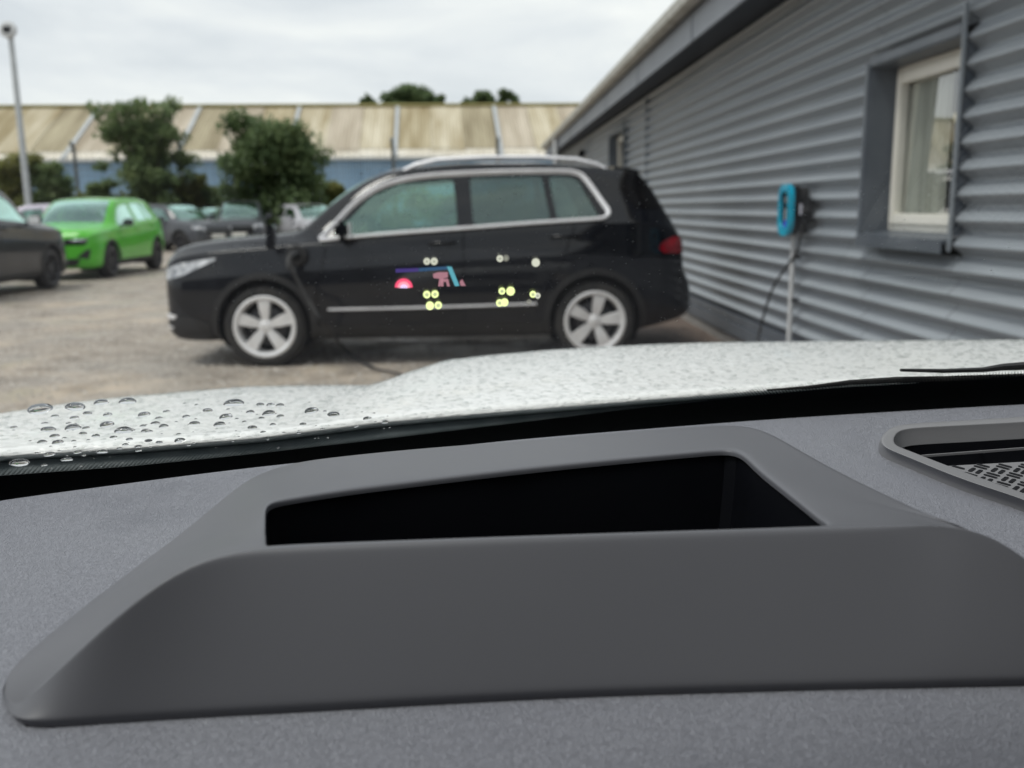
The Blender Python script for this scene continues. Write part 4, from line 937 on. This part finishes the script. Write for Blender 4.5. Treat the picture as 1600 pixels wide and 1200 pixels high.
# perforated grille: a plate with raised-edge slots cut as dark pockets
pp = [on_vent(px, py, -.0065) for px, py in [(1480, 728), (1600, 721.5), (1840, 708), (1845, 860), (1800, 865), (1735, 838), (1660, 806), (1600, 781), (1550, 762), (1500, 741)]]
V = pp+[p-Vector((0, 0, .0015)) for p in pp]; n = len(pp)
gr = inc(mesh('vent_grille', V, [tuple(range(n)), tuple(range(2*n-1, n-1, -1))]+[(i, (i+1) % n, n+(i+1) % n, n+i) for i in range(n)], M['vent_plastic'], fix=True), av)
sm = MB(); A = on_vent(1480, 728, 0); ux = (on_vent(1840, 708, 0)-A).normalized(); uy = (on_vent(1600, 770, 0)-on_vent(1600, 724, 0)); uy.z = 0; uy.normalize(); 
def slot(c, d, L, w):
    s = Vector((-d.y, d.x, 0)); poly = [c+d*(L/2-w/2)*q+(d*math.cos(a)*q+s*math.sin(a)*q)*w/2 for q in (1, -1) for a in [R(-90+30*k) for k in range(7)]]
    for q in poly: q.z = dash_h(q.y)-.0063
    bot = [q-Vector((0, 0, .0003)) for q in poly]; nn = len(poly); sm.add(poly+bot, [tuple(range(nn))]+[(i, (i+1) % nn, nn+(i+1) % nn, nn+i) for i in range(nn)])
d1 = (ux*.78+Vector((0, .62, 0))).normalized(); d1.z = 0; d1.normalize(); d2 = Vector((d1.y, -d1.x, 0))
inpoly = [(p.x, p.y) for p in pp]
def inside(x, y, P):
    c = False
    for i in range(len(P)):
        x1, y1 = P[i]; x2, y2 = P[i-1]
        if (y1 > y) != (y2 > y) and x < (x2-x1)*(y-y1)/(y2-y1)+x1: c = not c
    return c
cs = .0105
for i in range(-40, 60):
    for j in range(-40, 60):
        c = Vector((A.x, A.y, 0))+d1*(i*cs)+d2*(j*cs)
        dd = d1 if (i+j) % 2 else d2; ss = Vector((-dd.y, dd.x, 0))
        for k in (-1, 1):
            q = c+ss*k*.0023
            if all(inside((q+dd*e*.0036).x, (q+dd*e*.0036).y, inpoly) for e in (-1, 1)): slot(q, dd, .0088, .0027)
tag(inc(sm.build('grille_slots', M['well'], None, fix=False), av), kind='stuff')

# windscreen: ruled glass rising from the base line towards the viewer
basepx = [(-900, 985), (-500, 870), (-200, 812), (0, 777), (200, 749), (400, 724), (600, 703), (800, 682), (1000, 665), (1200, 650), (1400, 637), (1600, 626), (1900, 612), (2300, 604)]
RK = R(29)
edge = [on_dash(px, py, .0) for px, py in basepx]
bcur = [p+Vector((0, .040, 0)) for p in edge]
side_l, side_r = -.74, 1.04
def clampx(p, q, X): t = (X-p.x)/(q.x-p.x); return p.lerp(q, t)
B2 = [p for p in bcur if side_l < p.x < side_r]
B2 = [Vector((side_l, B2[0].y-.16, B2[0].z-.02))]+B2+[Vector((side_r, B2[-1].y-.10, B2[-1].z-.01))]
print('base', [tuple(round(v, 3) for v in p) for p in B2])
bc = [Vector(p) for p in catmull(B2, 8)]
def scr(p, t):       # point t metres up the glass, with a slight bow
    k = 1-t*.16
    return Vector((.15+(p.x-.15)*k, p.y-math.cos(RK)*t, p.z+math.sin(RK)*t+.05*t*(1-t)*0))
TT = [-.09+.02*k for k in range(10)]+[.12+.04*k for k in range(12)]
V = [scr(p, t) for t in TT for p in bc]; n = len(bc)
wsF = [(j*n+i, j*n+i+1, (j+1)*n+i+1, (j+1)*n+i) for j in range(len(TT)-1) for i in range(n-1)]
wsc = inc(mesh('windscreen', V, wsF, M['screen_glass'], smooth=True))
wbvh = BVHTree.FromPolygons([Vector(v) for v in V], wsF)
def on_glass(px, py, off=0):
    d = ray(px, py); h = wbvh.ray_cast(CAM, d)
    if h[0] is None: return None, None
    nn = h[1] if h[1].z > 0 else -h[1]
    return h[0]+nn*off, nn
# black ceramic band with its dotted edge, printed on the inner face
def fr_top(px): return np.interp(px, [-900, 0, 200, 400, 600, 800, 1000, 1200, 1300, 1400, 1600, 2300], [940, 738, 724, 704, 681, 657, 633, 612, 602, 596, 584, 560])
def t_of(p, px):   # distance up the glass at which the band ends
    lo, hi = -.09, .3
    for _ in range(30):
        m = (lo+hi)/2; q = proj(scr(p, m))
        if q[1] > fr_top(q[0]): lo = m
        else: hi = m
    return lo
bt = [max(-.05, min(.12, t_of(p, 0))) for p in bc]
off = Vector((0, -.5, -.86))*.0012
V = [scr(p, -.088)+off for p in bc]+[scr(p, t-.004)+off for p, t in zip(bc, bt)]
fr = inc(mesh('frit_band', V, [(i, i+1, n+i+1, n+i) for i in range(n-1)], M['frit'], smooth=True), wsc)
dm = MB()
cum = [0]
for i in range(n-1): cum.append(cum[-1]+(bc[i+1]-bc[i]).length)
def along(s):
    i = min(n-2, max(0, int(np.searchsorted(cum, s))-1)); f = (s-cum[i])/(cum[i+1]-cum[i]); return bc[i].lerp(bc[i+1], f), bt[i]*(1-f)+bt[i+1]*f
pitch = .0026; s = 0; 
for row in range(9):
    rad = .00140*(1-row/9.5); s = cum[-1]*.10+(row % 2)*pitch/2
    while s < cum[-1]*.93:
        p, t = along(s); c0 = t-.004+row*pitch*.95-.0006
        c = scr(p, c0)+off; u = Vector((1, 0, 0)); v = (scr(p, c0+.01)-scr(p, c0)).normalized()
        dm.add([c+(u*math.cos(k*math.pi/3)+v*math.sin(k*math.pi/3))*rad for k in range(6)], [tuple(range(6))]); s += pitch
tag(inc(dm.build('frit_dots', M['frit'], None, fix=False), wsc), kind='stuff')
# head-up image, and lamp reflections drawn as glowing discs on the glass
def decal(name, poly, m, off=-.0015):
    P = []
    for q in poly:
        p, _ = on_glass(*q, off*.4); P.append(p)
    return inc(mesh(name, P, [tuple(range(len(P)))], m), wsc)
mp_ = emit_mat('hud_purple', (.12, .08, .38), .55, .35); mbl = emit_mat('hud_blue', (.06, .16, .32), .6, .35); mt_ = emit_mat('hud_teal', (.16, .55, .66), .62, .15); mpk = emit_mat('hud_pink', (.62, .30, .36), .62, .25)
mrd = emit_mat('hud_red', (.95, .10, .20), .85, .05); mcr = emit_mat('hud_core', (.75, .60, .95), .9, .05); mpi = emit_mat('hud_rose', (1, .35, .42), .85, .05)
X0, Y0_, S_ = 600, 380, 1/6.154
def c6(L): return [(X0+x*S_, Y0_+y*S_) for x, y in L]
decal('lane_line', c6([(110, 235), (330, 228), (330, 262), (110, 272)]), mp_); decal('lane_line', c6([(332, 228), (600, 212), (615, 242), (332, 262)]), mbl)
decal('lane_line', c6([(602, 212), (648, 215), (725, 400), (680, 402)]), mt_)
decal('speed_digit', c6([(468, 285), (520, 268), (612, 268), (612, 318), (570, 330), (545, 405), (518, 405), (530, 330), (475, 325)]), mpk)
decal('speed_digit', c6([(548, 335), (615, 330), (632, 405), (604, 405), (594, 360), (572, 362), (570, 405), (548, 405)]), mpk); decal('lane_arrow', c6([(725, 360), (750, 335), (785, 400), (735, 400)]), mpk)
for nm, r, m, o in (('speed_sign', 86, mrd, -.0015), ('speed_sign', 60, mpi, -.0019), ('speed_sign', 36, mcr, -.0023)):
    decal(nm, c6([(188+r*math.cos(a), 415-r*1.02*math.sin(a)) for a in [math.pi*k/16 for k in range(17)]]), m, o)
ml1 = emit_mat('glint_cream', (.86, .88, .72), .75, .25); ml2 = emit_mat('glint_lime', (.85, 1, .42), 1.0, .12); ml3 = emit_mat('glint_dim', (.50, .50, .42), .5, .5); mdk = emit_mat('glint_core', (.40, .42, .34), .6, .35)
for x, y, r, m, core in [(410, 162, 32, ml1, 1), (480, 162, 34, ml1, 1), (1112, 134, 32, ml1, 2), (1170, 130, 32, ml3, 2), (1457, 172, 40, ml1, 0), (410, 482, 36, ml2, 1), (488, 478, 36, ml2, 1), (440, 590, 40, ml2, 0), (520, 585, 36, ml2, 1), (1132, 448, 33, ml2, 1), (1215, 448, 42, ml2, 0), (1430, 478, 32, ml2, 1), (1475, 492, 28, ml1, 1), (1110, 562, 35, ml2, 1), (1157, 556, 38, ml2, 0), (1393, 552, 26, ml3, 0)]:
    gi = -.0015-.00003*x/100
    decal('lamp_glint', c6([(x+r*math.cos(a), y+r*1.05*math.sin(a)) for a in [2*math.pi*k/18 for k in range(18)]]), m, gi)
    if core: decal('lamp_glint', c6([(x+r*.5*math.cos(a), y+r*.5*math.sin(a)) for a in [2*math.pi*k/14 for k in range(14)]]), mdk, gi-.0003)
# bonnet
def hr(px): return np.interp(px, [-600, -200, 0, 200, 400, 590, 700, 1000, 1300, 1600, 2200], [800, 742, 712, 700, 684, 660, 650, 625, 602, 588, 570])      # its rear edge
def hsil(px): return np.interp(px, [-600, -250, -60, 0, 120, 250, 400, 520, 590, 620, 650, 700, 760, 860, 1000, 1100, 1300, 1600, 2200], [960, 800, 712, 688, 650, 618, 604.5, 602.5, 602.5, 594, 580, 563, 556, 547, 539, 535.5, 533, 530.5, 526])
cols = []; pxs = [-330, -250, -170, -100, -60, -30] + list(range(0, 560, 20)) + list(range(560, 780, 8)) + list(range(780, 1640, 24)) + [1700, 1800, 1900]
YS = 1.62
for px in pxs:
    q = at_y(px, hsil(px), YS); X = q.x; zs = q.z
    # rear edge at the same lateral position
    lo, hi = .35, 1.2
    zr_ = CAM_H-.188
    for _ in range(40):
        m = (lo+hi)/2; a = proj((X, m, zr_))
        if a[1] > hr(max(-600, min(2200, a[0]))): lo = m
        else: hi = m
    yr = lo; row = []
    s1 = (zs-CAM_H)/YS; D_ = YS-yr; avg = (zs-zr_)/D_; s0 = 2*avg-s1
    for k in range(-2, 27):
        if k < 0: y = yr+.006*(-k)**1.5; z = zr_-.005*(-k)
        elif k <= 18: t = k/18; y = yr+D_*t; z = zr_+s0*D_*t+(s1-s0)*D_*t*t/2
        else:
            t = (k-18)/8; y = YS+.34*math.sin(t*math.pi/2); z = zs+s1*.34*t-.20*(1-math.cos(t*math.pi/2)) - .12*t**3
        row.append(Vector((X, y, z)))
    cols.append(row)
m_ = len(cols[0]); V = [p for r_ in cols for p in r_]
hF = [(i*m_+k, (i+1)*m_+k, (i+1)*m_+k+1, i*m_+k+1) for i in range(len(cols)-1) for k in range(m_-1)]
def wet_mat():
    m = mat('wet_white_paint', (.86, .87, .86), .35, coat=.3, color2=(.88, .89, .88)); t = m.node_tree; b = t.nodes['Principled BSDF']
    tc = nd(t, 'ShaderNodeTexCoord'); n0 = nd(t, 'ShaderNodeTexNoise'); n0.inputs['Scale'].default_value = 30; mv = nd(t, 'ShaderNodeMixRGB'); mv.inputs[0].default_value = .03
    v = nd(t, 'ShaderNodeTexVoronoi', feature='SMOOTH_F1'); v.inputs['Scale'].default_value = 95; v.inputs['Smoothness'].default_value = .35
    t.links.new(tc.outputs['Object'], n0.inputs['Vector']); t.links.new(tc.outputs['Object'], mv.inputs[1]); t.links.new(n0.outputs['Color'], mv.inputs[2]); t.links.new(mv.outputs[0], v.inputs['Vector'])
    mr = nd(t, 'ShaderNodeMapRange'); mr.inputs[1].default_value = .55; mr.inputs[2].default_value = .15; t.links.new(v.outputs['Distance'], mr.inputs[0])
    bp = nd(t, 'ShaderNodeBump'); bp.inputs['Strength'].default_value = .55; bp.inputs['Distance'].default_value = .0016
    t.links.new(mr.outputs[0], bp.inputs['Height']); t.links.new(bp.outputs[0], b.inputs['Coat Normal']); t.links.new(bp.outputs[0], b.inputs['Normal']); return m
bon = inc(mesh('bonnet', V, hF, wet_mat(), smooth=True, fix=True))
hb = BVHTree.FromPolygons(V, hF)
xl, xr = cols[0][0].x, cols[-1][0].x
# water beads on the bonnet: beyond counting
M['water'] = glass_mat('water_bead', (.925, .93, .925), (.95, .96, .98), .75, 1.33)
rng = random.Random(11); wm = MB(); used = 0
for i in range(17000):
    x = rng.uniform(max(-.75, xl), min(1.3, xr)); y = .62+1.02*rng.random()**.8
    h = hb.ray_cast(Vector((x, y, 2)), Vector((0, 0, -1)))
    if h[0] is None: continue
    q = proj(h[0])
    if not (-80 < q[0] < 1680): continue
    nn = h[1] if h[1].z > 0 else -h[1]; r = rng.uniform(.0011, .0030)*(1.5 if rng.random() < .12 else 1); u = nn.orthogonal().normalized(); w = nn.cross(u); st = 1+rng.random()*.9; a0 = rng.random()*6.28
    u, w = u*math.cos(a0)+w*math.sin(a0), w*math.cos(a0)-u*math.sin(a0)
    V = [h[0]+u*math.cos(k*math.pi/3)*r*st+w*math.sin(k*math.pi/3)*r+nn*.0001 for k in range(6)]+[h[0]+(u*math.cos(k*math.pi/3)*st+w*math.sin(k*math.pi/3))*r*.68+nn*r*.34 for k in range(6)]+[h[0]+nn*r*.46]
    wm.add(V, [(k, (k+1) % 6, 6+(k+1) % 6, 6+k) for k in range(6)]+[(6+k, 6+(k+1) % 6, 12) for k in range(6)]); used += 1
bd = wm.build('rain_beads', M['water'], None, True, None, False); tag(bd, 'rain water beading all over the white bonnet', kind='stuff')
# cowl between glass and bonnet
cw_ = []
for i, r_ in enumerate(cols):
    X = r_[0].x
    g = min(bc, key=lambda p: abs(p.x-X)); gy = g.y
    cw_.append([Vector((X, gy+.02, g.z-.085)), Vector((X, gy+.07, g.z-.060)), Vector((X, max(gy+.08, (gy+r_[2].y)/2+.02), r_[2].z-.040)), Vector((X, r_[2].y+.012, r_[2].z-.006))])
V = [p for c in cw_ for p in c]; inc(mesh('cowl', V, [(i*4+k, (i+1)*4+k, (i+1)*4+k+1, i*4+k+1) for i in range(len(cw_)-1) for k in range(3)], M['cowl'], smooth=True, fix=True))
# wiper lying along the foot of the glass
wp = [on_glass(px, py, .004)[0] for px, py in [(1200, 617), (1260, 613), (1330, 605), (1400, 601), (1480, 600), (1600, 597)]]
wa = inc(MB().tube(wp, [.0005, .0009, .0015, .0018, .002, .0024], 6, flat=1.4, up=(0, 0, 1)).build('wiper_blade', M['rubber'], None, True, 50))
wq = [on_glass(px, py, .010)[0] for px, py in [(1412, 597), (1480, 598), (1540, 596), (1570, 592), (1640, 588), (1850, 580)]]
inc(MB().tube(wq, [.0015, .0022, .0026, .0036, .005, .006], 6, flat=.8, up=(0, 0, 1)).build('wiper_arm', M['plastic_black'], None, True, 50))
# dashboard, with the openings for display and vent left free
Gm = [(g.lerp(o, .5).x, g.lerp(o, .5).y) for g, o in zip(G3, O3)]; Vm = [(p.lerp(q, .75).x, p.lerp(q, .75).y) for p, q in zip(vo, vi)]
xs_ = [side_l+.01]+[-.62+.005*i for i in range(325)]; xs_ += [side_r-.03] if xs_[-1] < side_r-.03 else []
NJ = 150; V = []; Fc = []; nx = len(xs_); ys_ = list(range(NJ+2))
def base_y(x): return np.interp(x, [p.x for p in bc], [p.y-.040 for p in bc])
for y in ys_:
    for x in xs_:
        by = base_y(x); yy = .05+(by-.05)*min(y, NJ)/NJ
        if y <= NJ: V.append((x, yy, dash_h(yy)-.003*max(0, 1-(NJ-y)/2)))
        else: V.append((x, by+.002, dash_h(by)-.03))
vor = [(p.x, p.y) for p in vo]
vs_ = vor[17:]+vor[:8]; vd = np.array([(np.array(vs_[i])*(1-t/8)+np.array(vs_[i+1])*t/8) for i in range(len(vs_)-1) for t in range(8)])
def dish(x, y):
    d = float(np.sqrt(((vd-(x, y))**2).sum(1).min())); return -.004*math.exp(-(d/.018)**2)
for j in range(len(ys_)):
    for i in range(nx):
        x, y, z = V[j*nx+i]
        if x > vd[:, 0].min()-.05 and vd[:, 1].min()-.05 < y < vd[:, 1].max()+.05: V[j*nx+i] = (x, y, z+dish(x, y))
for j in range(len(ys_)-1):
    for i in range(nx-1):
        x = (xs_[i]+xs_[i+1])/2; y = (V[j*nx+i][1]+V[(j+1)*nx+i][1])/2
        if inside(x, y, Gm) or inside(x, y, Vm): continue
        Fc.append((j*nx+i, j*nx+i+1, (j+1)*nx+i+1, (j+1)*nx+i))
inc(mesh('dashboard', V, Fc, M['dash'], smooth=True))
inc(MB().box(((side_l+side_r)/2, .09, .82), (side_r-side_l-.05, .06, .36), bevel=.02).build('lower_dash', M['dash'], None, True, 40))
# the cabin round the viewer
tp = [scr(p, TT[-1]) for p in bc]
rf = []
for k, yy in enumerate([0, -.15, -.4, -.8, -1.3, -1.8, -2.1]):
    rf.append([Vector((p.x*1.0, p.y+yy, p.z+(.0, .035, .06, .07, .06, .02, -.05)[k]-.04*((p.x-.15)/.75)**2)) for p in tp])
V = [p for r_ in rf for p in r_]; Vi = [p-Vector((0, 0, .035)) for p in V]
ff = [(a*n+i, a*n+i+1, (a+1)*n+i+1, (a+1)*n+i) for a in range(len(rf)-1) for i in range(n-1)]
inc(mesh('roof', V, ff, M['white_paint'], smooth=True)); inc(mesh('headliner', Vi, ff, M['headliner'], smooth=True))
for s, i in ((-1, 0), (1, n-1)):
    inc(MB().tube([scr(bc[i], t)+Vector((s*.02, 0, 0)) for t in (-.25, .1, .35, TT[-1])], .035, 8).build('pillar', M['white_paint'], None, True, 50))
    X = .15+s*.93
    poly = [(1.35, .40), (1.35, .80), (.55, 1.0), (-.4, 1.02), (-1.5, 1.04), (-2.4, 1.02), (-2.7, .8), (-2.75, .40), (-2.1, .22), (.85, .22)]
    d = MB(); d.prism(poly, 'yz', X, X-s*.06); inc(d.build('side_panel', M['white_paint'], None))
    a = [Vector((.15+s*.90, y, z)) for y, z in [(.35, 1.03), (-.5, 1.05), (-1.5, 1.06), (-2.2, 1.06)]]; b = [Vector((.15+s*.66, y, z)) for y, z in [(.06, 1.40), (-.5, 1.47), (-1.5, 1.47), (-2.1, 1.40)]]
    inc(mesh('side_window', a+b, [(0, 1, 5, 4), (1, 2, 6, 5), (2, 3, 7, 6)], glass_mat('dark_side_glass', (.11, .12, .12), (1, 1, 1), 1.0, 1.5, True), smooth=True))
    inc(MB().tube([(.15+s*.89, -.75, 1.03), (.15+s*.66, -.72, 1.47)], .04, 8).build('pillar', M['plastic_black'], None, True, 50))
    for yy in (1.12, -1.45):
        w_ = put_wheel(wc, 0, 0, 0, 'split', .33, .25, M['alloy'], -1); w_.location = Vector((.15+s*.80, yy, .33))-wc.location; w_.rotation_euler = (0, 0, R(90) if s > 0 else R(-90))
inc(MB().box((.15, -2.35, .75), (1.78, .5, .95), bevel=.12).build('tailgate', M['white_paint'], None, True, 50))
inc(MB().box((.15, 1.72, .52), (1.66, .46, .58), bevel=.12).build('front_bumper', M['white_paint'], None, True, 50)); inc(MB().box((.15, 1.953, .55), (1.2, .02, .26), bevel=.008).build('front_grille', M['gloss_black'], None))
inc(MB().box((.15, -.5, .24), (1.66, 3.4, .08), bevel=.01).build('floor', M['seat'], None))
for x in (-.22, .55):
    st = MB().box((x, -.48, .55), (.50, .52, .18), bevel=.06); st.box((x, -.80, .86), (.48, .15, .66), Matrix.Rotation(R(12), 3, 'X'), bevel=.06); st.box((x, -.90, 1.27), (.25, .10, .18), bevel=.04)
    inc(st.build('seat', M['seat'], None, True, 50))

# ------------------------------------------------------------------ raindrops on the outside of the glass
def water_glass():
    m = bpy.data.materials.new('raindrop_water'); m.use_nodes = True; t = m.node_tree; b = t.nodes['Principled BSDF']
    b.inputs['Transmission Weight'].default_value = 1; b.inputs['Roughness'].default_value = 0; b.inputs['IOR'].default_value = 1.33; b.inputs['Base Color'].default_value = (1, 1, 1, 1); return m
WM = water_glass()
protos = []
for k in range(4):
    rng = random.Random(k); m = MB(); nr, na = 5, 18; V = []; 
    for i in range(nr):
        ph = i/nr*math.pi/2; 
        for j in range(na):
            a = 2*math.pi*j/na; w = 1+.10*math.sin(2*a+k)+.07*math.sin(3*a+2*k); V.append((math.cos(ph)*math.cos(a)*w, math.cos(ph)*math.sin(a)*w, .55*math.sin(ph)))
    V.append((0, 0, .55)); c = len(V)-1; V.append((0, 0, 0))
    Fc = [(i*na+j, i*na+(j+1) % na, (i+1)*na+(j+1) % na, (i+1)*na+j) for i in range(nr-1) for j in range(na)]+[((nr-1)*na+j, (nr-1)*na+(j+1) % na, c) for j in range(na)]+[(c+1, (j+1) % na, j) for j in range(na)]
    m.add(V, Fc); o = m.build('raindrop', WM, None, True, 70); protos.append(o.data); bpy.data.objects.remove(o)
rng = random.Random(21)
L5 = lambda x, y, w, s=5.0: (x/s, 620+y/s, w/s/2)
drops = [L5(*a) for a in [(312, 105, 160), (590, 88, 130), (790, 50, 95), (1000, 42, 110), (430, 155, 50), (580, 168, 60), (685, 135, 60), (840, 145, 60), (1125, 145, 85), (1300, 118, 50), (1240, 170, 50), (1455, 158, 45), (1215, 210, 60), (1118, 232, 42), (1522, 212, 75), (1278, 235, 62), (835, 225, 95), (568, 248, 100), (670, 248, 50), (380, 262, 95), (108, 243, 45), (350, 210, 40), (535, 210, 35), (650, 290, 50), (425, 312, 65), (750, 310, 52), (920, 268, 45), (1140, 270, 60), (1020, 264, 60), (885, 320, 50), (450, 362, 75), (328, 358, 60), (575, 348, 30), (505, 325, 28), (690, 340, 25),
   (155, 525, 125), (385, 455, 80), (525, 495, 75), (605, 437, 60), (800, 435, 72), (1010, 335, 48), (980, 378, 42), (935, 408, 40), (1080, 392, 50), (1160, 348, 52), (1245, 360, 46), (1402, 346, 72), (1395, 295, 35), (1080, 425, 40), (288, 442, 28), (655, 460, 34), (700, 427, 18), (585, 395, 22), (460, 425, 20), (345, 538, 40), (1475, 382, 30), (1175, 397, 24), (1515, 365, 26)]]
S = 1600/620
drops += [(x/S, 520+y/S, w/S/2) for x, y, w in [(945, 287, 72), (1090, 293, 30), (1050, 292, 30), (1130, 294, 30), (838, 316, 36), (1255, 318, 52), (1345, 332, 48), (1085, 328, 50), (1010, 322, 30), (910, 343, 48), (885, 372, 42), (1130, 338, 28), (1310, 318, 14), (750, 340, 26), (792, 292, 14), (745, 286, 12), (920, 310, 14), (1055, 346, 22), (985, 360, 16), (955, 348, 14), (725, 436, 38), (1018, 385, 36), (1222, 370, 26), (1480, 348, 32), (1552, 362, 30), (1435, 380, 20), (1100, 372, 22), (1205, 406, 18), (1300, 388, 16), (1145, 404, 14), (1060, 402, 20), (640, 443, 20), (522, 432, 22), (600, 438, 24), (555, 462, 22), (480, 468, 18), (500, 398, 60), (600, 400, 26)]]
for i in range(60): 
    px = rng.uniform(5, 610); py = hr(px)+rng.uniform(-45, 30); drops.append((px, py, rng.uniform(.7, 2.2)))
for px, py, r_ in drops:
    p, nn = on_glass(px, py, .0002)
    if p is None: continue
    o = bpy.data.objects.new('raindrop', protos[rng.randrange(4)]); COL.objects.link(o)
    dd = (p-CAM).length; sc_ = r_*dd/F_PX
    o.location = p; q = nn.to_track_quat('Z', 'Y'); o.rotation_mode = 'QUATERNION'; o.rotation_quaternion = q
    o.scale = (sc_, sc_*rng.uniform(.85, 1.15), sc_*rng.uniform(.8, 1.1))
    tag(o, 'clear raindrop on the lower left of the windscreen', 'raindrop', 'raindrops on the windscreen')
# specks of dust on the glass
ds = MB()
for i in range(900):
    px = rng.uniform(330, 1600); py = rng.uniform(255, 540)
    p, nn = on_glass(px, py, .0004)
    if p is None: continue
    u = nn.orthogonal().normalized(); w = nn.cross(u); r_ = rng.uniform(.00010, .00036)
    ds.add([p+u*r_, p+w*r_*2, p-u*r_, p-w*r_*2], [(0, 1, 2, 3)])
tag(ds.build('dust_specks', mat('dust', (.85, .85, .83), .9), None, fix=False), 'fine pale dust specks on the windscreen', kind='stuff')
